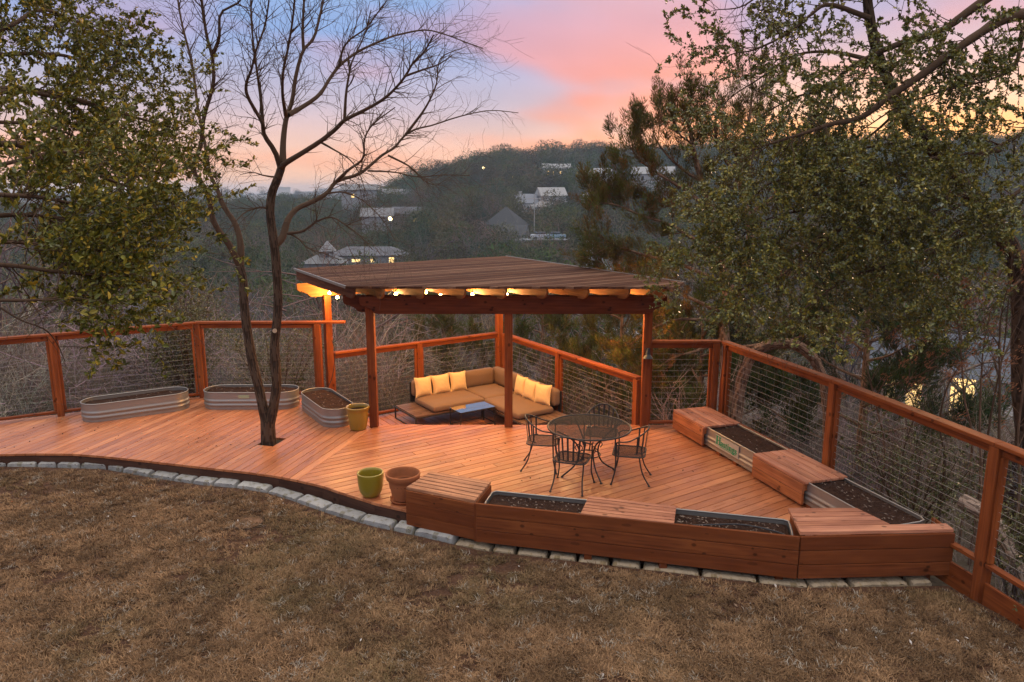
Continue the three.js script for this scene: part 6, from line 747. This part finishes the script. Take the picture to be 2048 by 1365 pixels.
  for (let i = 0; i < 900; i++) { const a = (r() * 2 - 1) * 44 * R, q = 360 + r() * 900; put(G[i % 4], Math.sin(a) * q, -Math.cos(a) * q, 1.6 + r() * 1.6, 0.7 + r() * 0.4, [0.06, 0.062, 0.04]); }
  make('brush', 'tangle of bare grey shrubs on the slope below the deck', bareKinds, A, 'brush'); make('bare_woodland', 'bare grey winter trees filling the valley and far hillside', treeKinds, B, 'woodland'); make('evergreen_woodland', 'dark evergreen trees across the valley and ridge', greenKinds, G, 'woodland');
}
// ---------- houses, poles and lamps across the valley ----------
const paint = (r, g, b, ro = 0.8) => matte({ color: C(r, g, b), roughness: ro });
M.pane = new THREE.MeshStandardMaterial({ color: C(0.06, 0.07, 0.09), roughness: 0.1 });
M.litPane = new THREE.MeshStandardMaterial({ color: C(0.5, 0.35, 0.15), emissive: C(1, 0.62, 0.22), emissiveIntensity: 0.85 });
M.trimW = paint(0.5, 0.5, 0.5);
const seam = (r, g, b) => matte({ color: C(r, g, b), roughness: 0.45, metalness: 0.3 });
// a block: walls, gable or hip roof with eaves, windows; local x = ridge direction
function block(t, x, z, w, d, h, rh, wallM, roofM, o = {}) {
  const y0 = o.y0 ?? 0, base = o.base ?? -6, g = new THREE.BoxGeometry(w, h - base, d).translate(x, y0 + (h + base) / 2, z); part('wall', g, wallM, t);
  const s = new Soup(), e = 0.45, X = w / 2 + e, Zd = d / 2 + e, yb = y0 + h - 0.05, yt = y0 + h + rh, k = o.hip ? Math.min(X, Zd) * 0.95 : 0, p = (a, b, c) => [x + a, b, z + c];
  const A = p(-X, yb, -Zd), B = p(X, yb, -Zd), Cc = p(X, yb, Zd), D = p(-X, yb, Zd), E = p(-X + k, yt, 0), F = p(X - k, yt, 0);
  s.quad(D, Cc, F, E); s.quad(B, A, E, F); s.tri(A, D, E); s.tri(Cc, B, F); s.quad(A, B, Cc, D);
  const roof = part('roof', s.geo(), o.hip ? roofM : roofM, t);
  if (!o.hip) for (const sx of [-1, 1]) { const q = new Soup(), a = p(sx * (w / 2 + 0.02), y0 + h - 0.04, -d / 2), b = p(sx * (w / 2 + 0.02), y0 + h - 0.04, d / 2), c = p(sx * (w / 2 + 0.02), y0 + h + rh * (1 - e / Zd) - 0.05, 0); sx > 0 ? q.tri(a, c, b) : q.tri(a, b, c); part('gable_wall', q.geo(), wallM, t, [sx * 0.45, 0, 0]); }
  for (const [side, u, yy, ww, hh, lit] of o.win ?? []) {
    const face = { front: [x + u, z + d / 2, 0], back: [x + u, z - d / 2, Math.PI], right: [x + w / 2, z + u, Math.PI / 2], left: [x - w / 2, z + u, -Math.PI / 2] }[side], wn = part('window', new THREE.BoxGeometry(ww + 0.22, hh + 0.22, 0.12), M.trimW, t, [face[0], y0 + yy, face[1]], [0, face[2], 0]); part(lit ? 'lit_window_pane' : 'pane', new THREE.BoxGeometry(ww, hh, 0.06), lit ? M.litPane : M.pane, wn, [0, 0, 0.05]);
  }
  if (o.chimney) part('chimney', new THREE.BoxGeometry(0.9, o.chimney[2], 0.9), wallM, roof, [x + o.chimney[0], y0 + h + o.chimney[2] / 2, z + o.chimney[1]]);
  return roof;
}
const house = (label, x, y, z, turn) => thing('house', label, 'house', [x, y, z], turn, 'houses across the valley');
{ const t = house('white two-storey house with pale metal roof on the hillside', 10.8, -2.6, -235, 0.25), wm = paint(0.34, 0.34, 0.34), rm = seam(0.25, 0.25, 0.25);
  block(t, 1.5, 0, 8, 6.5, 5.6, 2.6, wm, rm, { win: [['front', -2, 3.6, 0.8, 1.5], ['front', 1.6, 3.6, 0.8, 1.5], ['left', 0, 3.4, 0.9, 1.4]] }); block(t, 1, 4.2, 12, 3.4, 2.4, 1.6, wm, rm, { hip: true }); block(t, -6.5, -1, 6, 6, 3.4, 2.8, wm, paint(0.2, 0.21, 0.23), { win: [['left', 0, 1.8, 0.8, 1.6], ['front', 0, 1.6, 0.9, 1.3], ['front', -1.8, 1.6, 0.7, 1.2]], chimney: [-1.6, -0.4, 3.6] }); block(t, -4.2, 4.4, 3.4, 2.6, 1.6, 1.5, paint(0.25, 0.13, 0.09), rm); }
{ const t = house('house with a dark hipped roof halfway down the hillside', -1.5, -6.6, -190, -0.3); block(t, 0, 0, 9, 9, 2.4, 4.6, paint(0.33, 0.33, 0.33), paint(0.06, 0.06, 0.062), { hip: true, win: [['front', -2.6, 0.9, 0.7, 1.4], ['front', 0.4, 0.9, 0.7, 1.4]] }); block(t, -5.2, 2, 2.6, 3, 2.2, 0.9, paint(0.5, 0.5, 0.5), paint(0.14, 0.14, 0.15), { win: [['front', -0.5, 1, 0.5, 1.5], ['front', 0.5, 1, 0.5, 1.5]] }); block(t, 4.2, 5.4, 5.4, 4, 0.2, 2.6, paint(0.4, 0.4, 0.4), paint(0.09, 0.09, 0.092)); }
{ const t = house('long lit house on the ridge with glowing windows', 17.5, 10.4, -300, 0.1); block(t, 0, 0, 11, 7, 3, 1.8, paint(0.38, 0.38, 0.38), seam(0.26, 0.26, 0.265), { win: [['front', -3.6, 1.1, 1.1, 1.5, 1], ['front', -1.8, 1.1, 0.9, 1.5, 1], ['front', 1.2, 1.1, 0.9, 1.4, 1], ['front', 3.6, 1.3, 0.7, 1.3]] }); block(t, 9, 1, 5, 5, 2.4, 1, paint(0.4, 0.38, 0.36), paint(0.2, 0.2, 0.21), { hip: true, win: [['front', 0, 1.2, 2.6, 1, 1]] }); }
{ const t = house('low ridge house with a broad pale metal roof', 34.5, 9.2, -290, -0.15); block(t, 0, 0, 14, 8, 1.6, 2.4, paint(0.5, 0.5, 0.5), seam(0.31, 0.31, 0.315), { hip: true, win: [['front', -2, 0.6, 0.8, 0.9, 1], ['front', 1.5, 0.6, 0.8, 0.9]] }); }
{ const t = house('small pale roofed house right of the white two-storey house', 26, 1.0, -230, -0.2); block(t, 0, 0, 8, 6, 2.2, 1.7, paint(0.5, 0.5, 0.5), seam(0.3, 0.3, 0.3), { hip: true, win: [['front', 0, 1, 1, 1]] }); }
{ const t = house('pale house behind the juniper top on the right hillside', 47, 7, -250, -0.3); block(t, 0, 0, 13, 8, 3, 2.4, paint(0.28, 0.28, 0.28), seam(0.23, 0.23, 0.23), { win: [['front', -3, 1.6, 1, 1.4], ['front', 2, 1.6, 1, 1.4]] }); }
{ const t = house('pale house with a tall chimney just above the pergola roof', 13.2, -10.2, -120, 0.2); block(t, 2, 0, 8, 6, 2.2, 1.6, paint(0.43, 0.43, 0.43), paint(0.12, 0.12, 0.125), { hip: true, chimney: [-3.1, 1.6, 4.6], win: [['front', -2, 0.9, 0.8, 1.2], ['left', 0, 0.9, 0.8, 1.2]] }); }
{ const t = house('grey gabled house close below the left railing', -19.2, -6.6, -38, -1.09), wm = paint(0.33, 0.33, 0.35); block(t, 0, 0, 7, 4.6, 2.6, 2.4, wm, paint(0.08, 0.085, 0.1), { base: -4, win: [['right', 0, 1.4, 0.9, 1.3], ['front', 1, 1.2, 1, 1.4]] }); }
{ const t = house('lit house with arched yellow windows in the valley at right', 27.6, -11.2, -45, -0.5), wm = paint(0.22, 0.2, 0.2); block(t, 0, 0, 9, 6, 4.6, 2.0, wm, paint(0.10, 0.11, 0.13), { base: -4, win: [['front', -3.2, 3.0, 0.5, 2.1, 1], ['front', -1.9, 3.0, 0.8, 2.1, 1], ['front', 0.6, 3.4, 1.2, 2.6, 1]] }); block(t, 5, 3.4, 6, 3, 2.4, 0.9, paint(0.4, 0.4, 0.4), paint(0.3, 0.3, 0.3), { base: -4 }); }
{ const t = house('white roofed house far below behind the pergola opening', 11.2, -12.6, -75, 0.3); block(t, 0, 0, 4.2, 3, 2.0, 1.0, paint(0.6, 0.6, 0.62), paint(0.6, 0.62, 0.65), { hip: true }); }
{ const t = house('white church-like house with a small tower left of the pergola roof', -33, -9.6, -130, 0.15); block(t, 0, 0, 7, 5, 1.6, 1.4, paint(0.22, 0.22, 0.22), paint(0.16, 0.16, 0.16), { hip: true }); block(t, 0.5, 0, 2.0, 2, 3.6, 1.7, paint(0.29, 0.29, 0.29), paint(0.21, 0.21, 0.21), { hip: true, win: [['front', 0, 2.6, 0.7, 1.2]] }); }
{ const t = house('low house with a row of lit windows above the pergola left edge', -27, -10.0, -140, 0); block(t, 0, 0, 14, 6, 2.6, 1.4, paint(0.25, 0.24, 0.24), paint(0.12, 0.12, 0.13), { hip: true, win: [['front', -4.5, 1.6, 1.4, 0.5, 1], ['front', -2, 1.6, 1.6, 0.5, 1], ['front', 1, 1.6, 0.6, 0.6, 1], ['front', 4.6, 1.6, 0.9, 1.2, 1]] }); }
{ const t = house('dim house with one orange lit window behind the bare branches', -26.5, -4.6, -205, 0.1); block(t, 0, 0, 12, 7, 3, 1.8, paint(0.2, 0.18, 0.17), paint(0.10, 0.10, 0.11), { win: [['front', 0, 1.4, 1.2, 1.4, 1], ['front', 3, 1.4, 1, 1.2]] }); block(t, -10, 4, 8, 6, 2.4, 2.2, paint(0.24, 0.24, 0.24), paint(0.18, 0.18, 0.18)); }
{ const t = house('grey house on the left skyline behind the tree crown', -55, 0.5, -270, 0.1); block(t, 0, 0, 12, 7, 4.4, 2, paint(0.25, 0.25, 0.25), paint(0.19, 0.19, 0.19), { win: [['front', -2, 2.4, 1, 1.3, 1], ['front', 2, 2.4, 1, 1.3]] }); block(t, 14, 6, 10, 6, 3, 1.8, paint(0.26, 0.26, 0.26), paint(0.2, 0.2, 0.2)); }
{ // far town on the flat horizon at left
  const r = rng(77), m = [paint(0.52, 0.52, 0.51), paint(0.44, 0.43, 0.42), paint(0.58, 0.58, 0.57)], where = ['at the far left of', 'second from left in', 'third from left in', 'fourth from left in', 'in the middle of', 'sixth from left in', 'third from right in', 'second from right in', 'at the right end of'];
  for (let i = 0; i < 9; i++) { const a = (-26 + i * 1.75 + r() * 0.6) * R, q = 620 + r() * 420, w = 16 + r() * 22, h = 7 + r() * 9, x = Math.sin(a) * q, z = -Math.cos(a) * q, t = thing('distant_building', 'pale flat-roofed building ' + where[i] + ' the distant town', 'building', [x, groundH(x, z) - 3, z], r() * 0.6, 'distant town buildings'); part('wall', new THREE.BoxGeometry(w, h + 3, 14).translate(0, (h + 3) / 2, 0), m[i % 3], t); part('parapet', new THREE.BoxGeometry(w + 0.6, 0.9, 14.6).translate(0, h + 3.4, 0), m[(i + 1) % 3], t); }
}
{ const x = 5.1, z = -170, y = groundH(x, z), t = thing('utility_pole', 'slim pale utility pole in front of the white hillside house', 'pole', [x, y, z]); const H = 3.6 - y; part('pole', new THREE.CylinderGeometry(0.09, 0.13, H, 8).translate(0, H / 2, 0), paint(0.3, 0.29, 0.28), t); for (const k of [0.9, 2.4]) part('crossarm', new THREE.BoxGeometry(3.2, 0.14, 0.14).translate(0, H - k, 0), paint(0.4, 0.38, 0.36), t); }
M.lampGlow = new THREE.MeshStandardMaterial({ color: C(1, 0.8, 0.45), emissive: C(1, 0.72, 0.3), emissiveIntensity: 5 });
[[-10.6, 12.6, -280, 'lone glowing street lamp near the left end of the ridge'], [0.2, 8.9, -270, 'glowing street lamp on the slope above the white hillside house'], [-3.5, 12.5, -300, 'small dim street lamp between the two brighter ridge lamps'], [-27, -2.0, -165, 'amber lamp among the bare branches left of the hillside']].forEach(([x, y, z, label], i) => { const t = thing('street_lamp', label, 'street lamp', [x, groundH(x, z), z], 0, 'lamps across the valley'), H = Math.max(4, y - groundH(x, z)); part('pole', new THREE.CylinderGeometry(0.08, 0.12, H, 6).translate(0, H / 2, 0), M.black, t); const s = i === 2 ? 0.22 : 0.42; part('lamp_globe', new THREE.SphereGeometry(s, 10, 8), M.lampGlow, t, [0, H + s * 0.8, 0]); const l = new THREE.PointLight(C(1, 0.7, 0.3), 12); l.position.set(0, H + s * 0.8, 0); l.castShadow = true; l.name = 'lamp_light'; t.add(l); });
{ // parked cars by the road in the valley
  const pts = [['white', [0.4, 0.42, 0.46], 6.2, 'pale car parked left of the pair down in the valley'], ['blue', [0.2, 0.28, 0.36], 9.4, 'bluish car parked right of the pair down in the valley']]; for (const [, c, x, label] of pts) { const t = thing('parked_car', label, 'car', [x, -5.9, -160], 0.2, 'cars parked in the valley'); part('body', cbox(4.3, 0.8, 1.8, 0.2), paint(...c, 0.3), t, [0, 0.7, 0]); part('cabin', cbox(2.3, 0.6, 1.6, 0.2), M.pane, t, [-0.2, 1.35, 0]); for (const wx of [-1.35, 1.35]) for (const wz of [-0.9, 0.9]) part('wheel', new THREE.CylinderGeometry(0.33, 0.33, 0.22, 12).rotateX(Math.PI / 2), M.black, t, [wx, 0.33, wz]); }
  const s = new Soup(), road = [[-4, -159], [8, -161], [22, -158], [38, -150]]; for (let i = 0; i + 1 < road.length; i++) { const a = road[i], b = road[i + 1]; s.quad([a[0], -5.9, a[1] + 3.2], [b[0], -5.9, b[1] + 3.2], [b[0], -5.9, b[1] - 3.2], [a[0], -5.9, a[1] - 3.2]); } const m = shade(new THREE.Mesh(s.geo(), paint(0.22, 0.23, 0.25, 0.9))); m.name = 'road'; m.userData = { kind: 'structure' }; scene.add(m);
  const s2 = new Soup(), rd2 = [[14, -66], [24, -74], [34, -78], [46, -76], [58, -70]]; for (let i = 0; i + 1 < rd2.length; i++) { const a = rd2[i], b = rd2[i + 1], h = (p, d) => Math.max(groundH(p[0], p[1] + d), -16) + 0.25; s2.quad([a[0], h(a, 3), a[1] + 3], [b[0], h(b, 3), b[1] + 3], [b[0], h(b, -3), b[1] - 3], [a[0], h(a, -3), a[1] - 3]); } const m2 = shade(new THREE.Mesh(s2.geo(), paint(0.24, 0.25, 0.27, 0.8))); m2.name = 'road'; m2.userData = { kind: 'structure' }; scene.add(m2);
}
scene.fog = new THREE.FogExp2(new THREE.Color(0.58, 0.78, 1.0), 0.0004);
renderer.render(scene, camera);
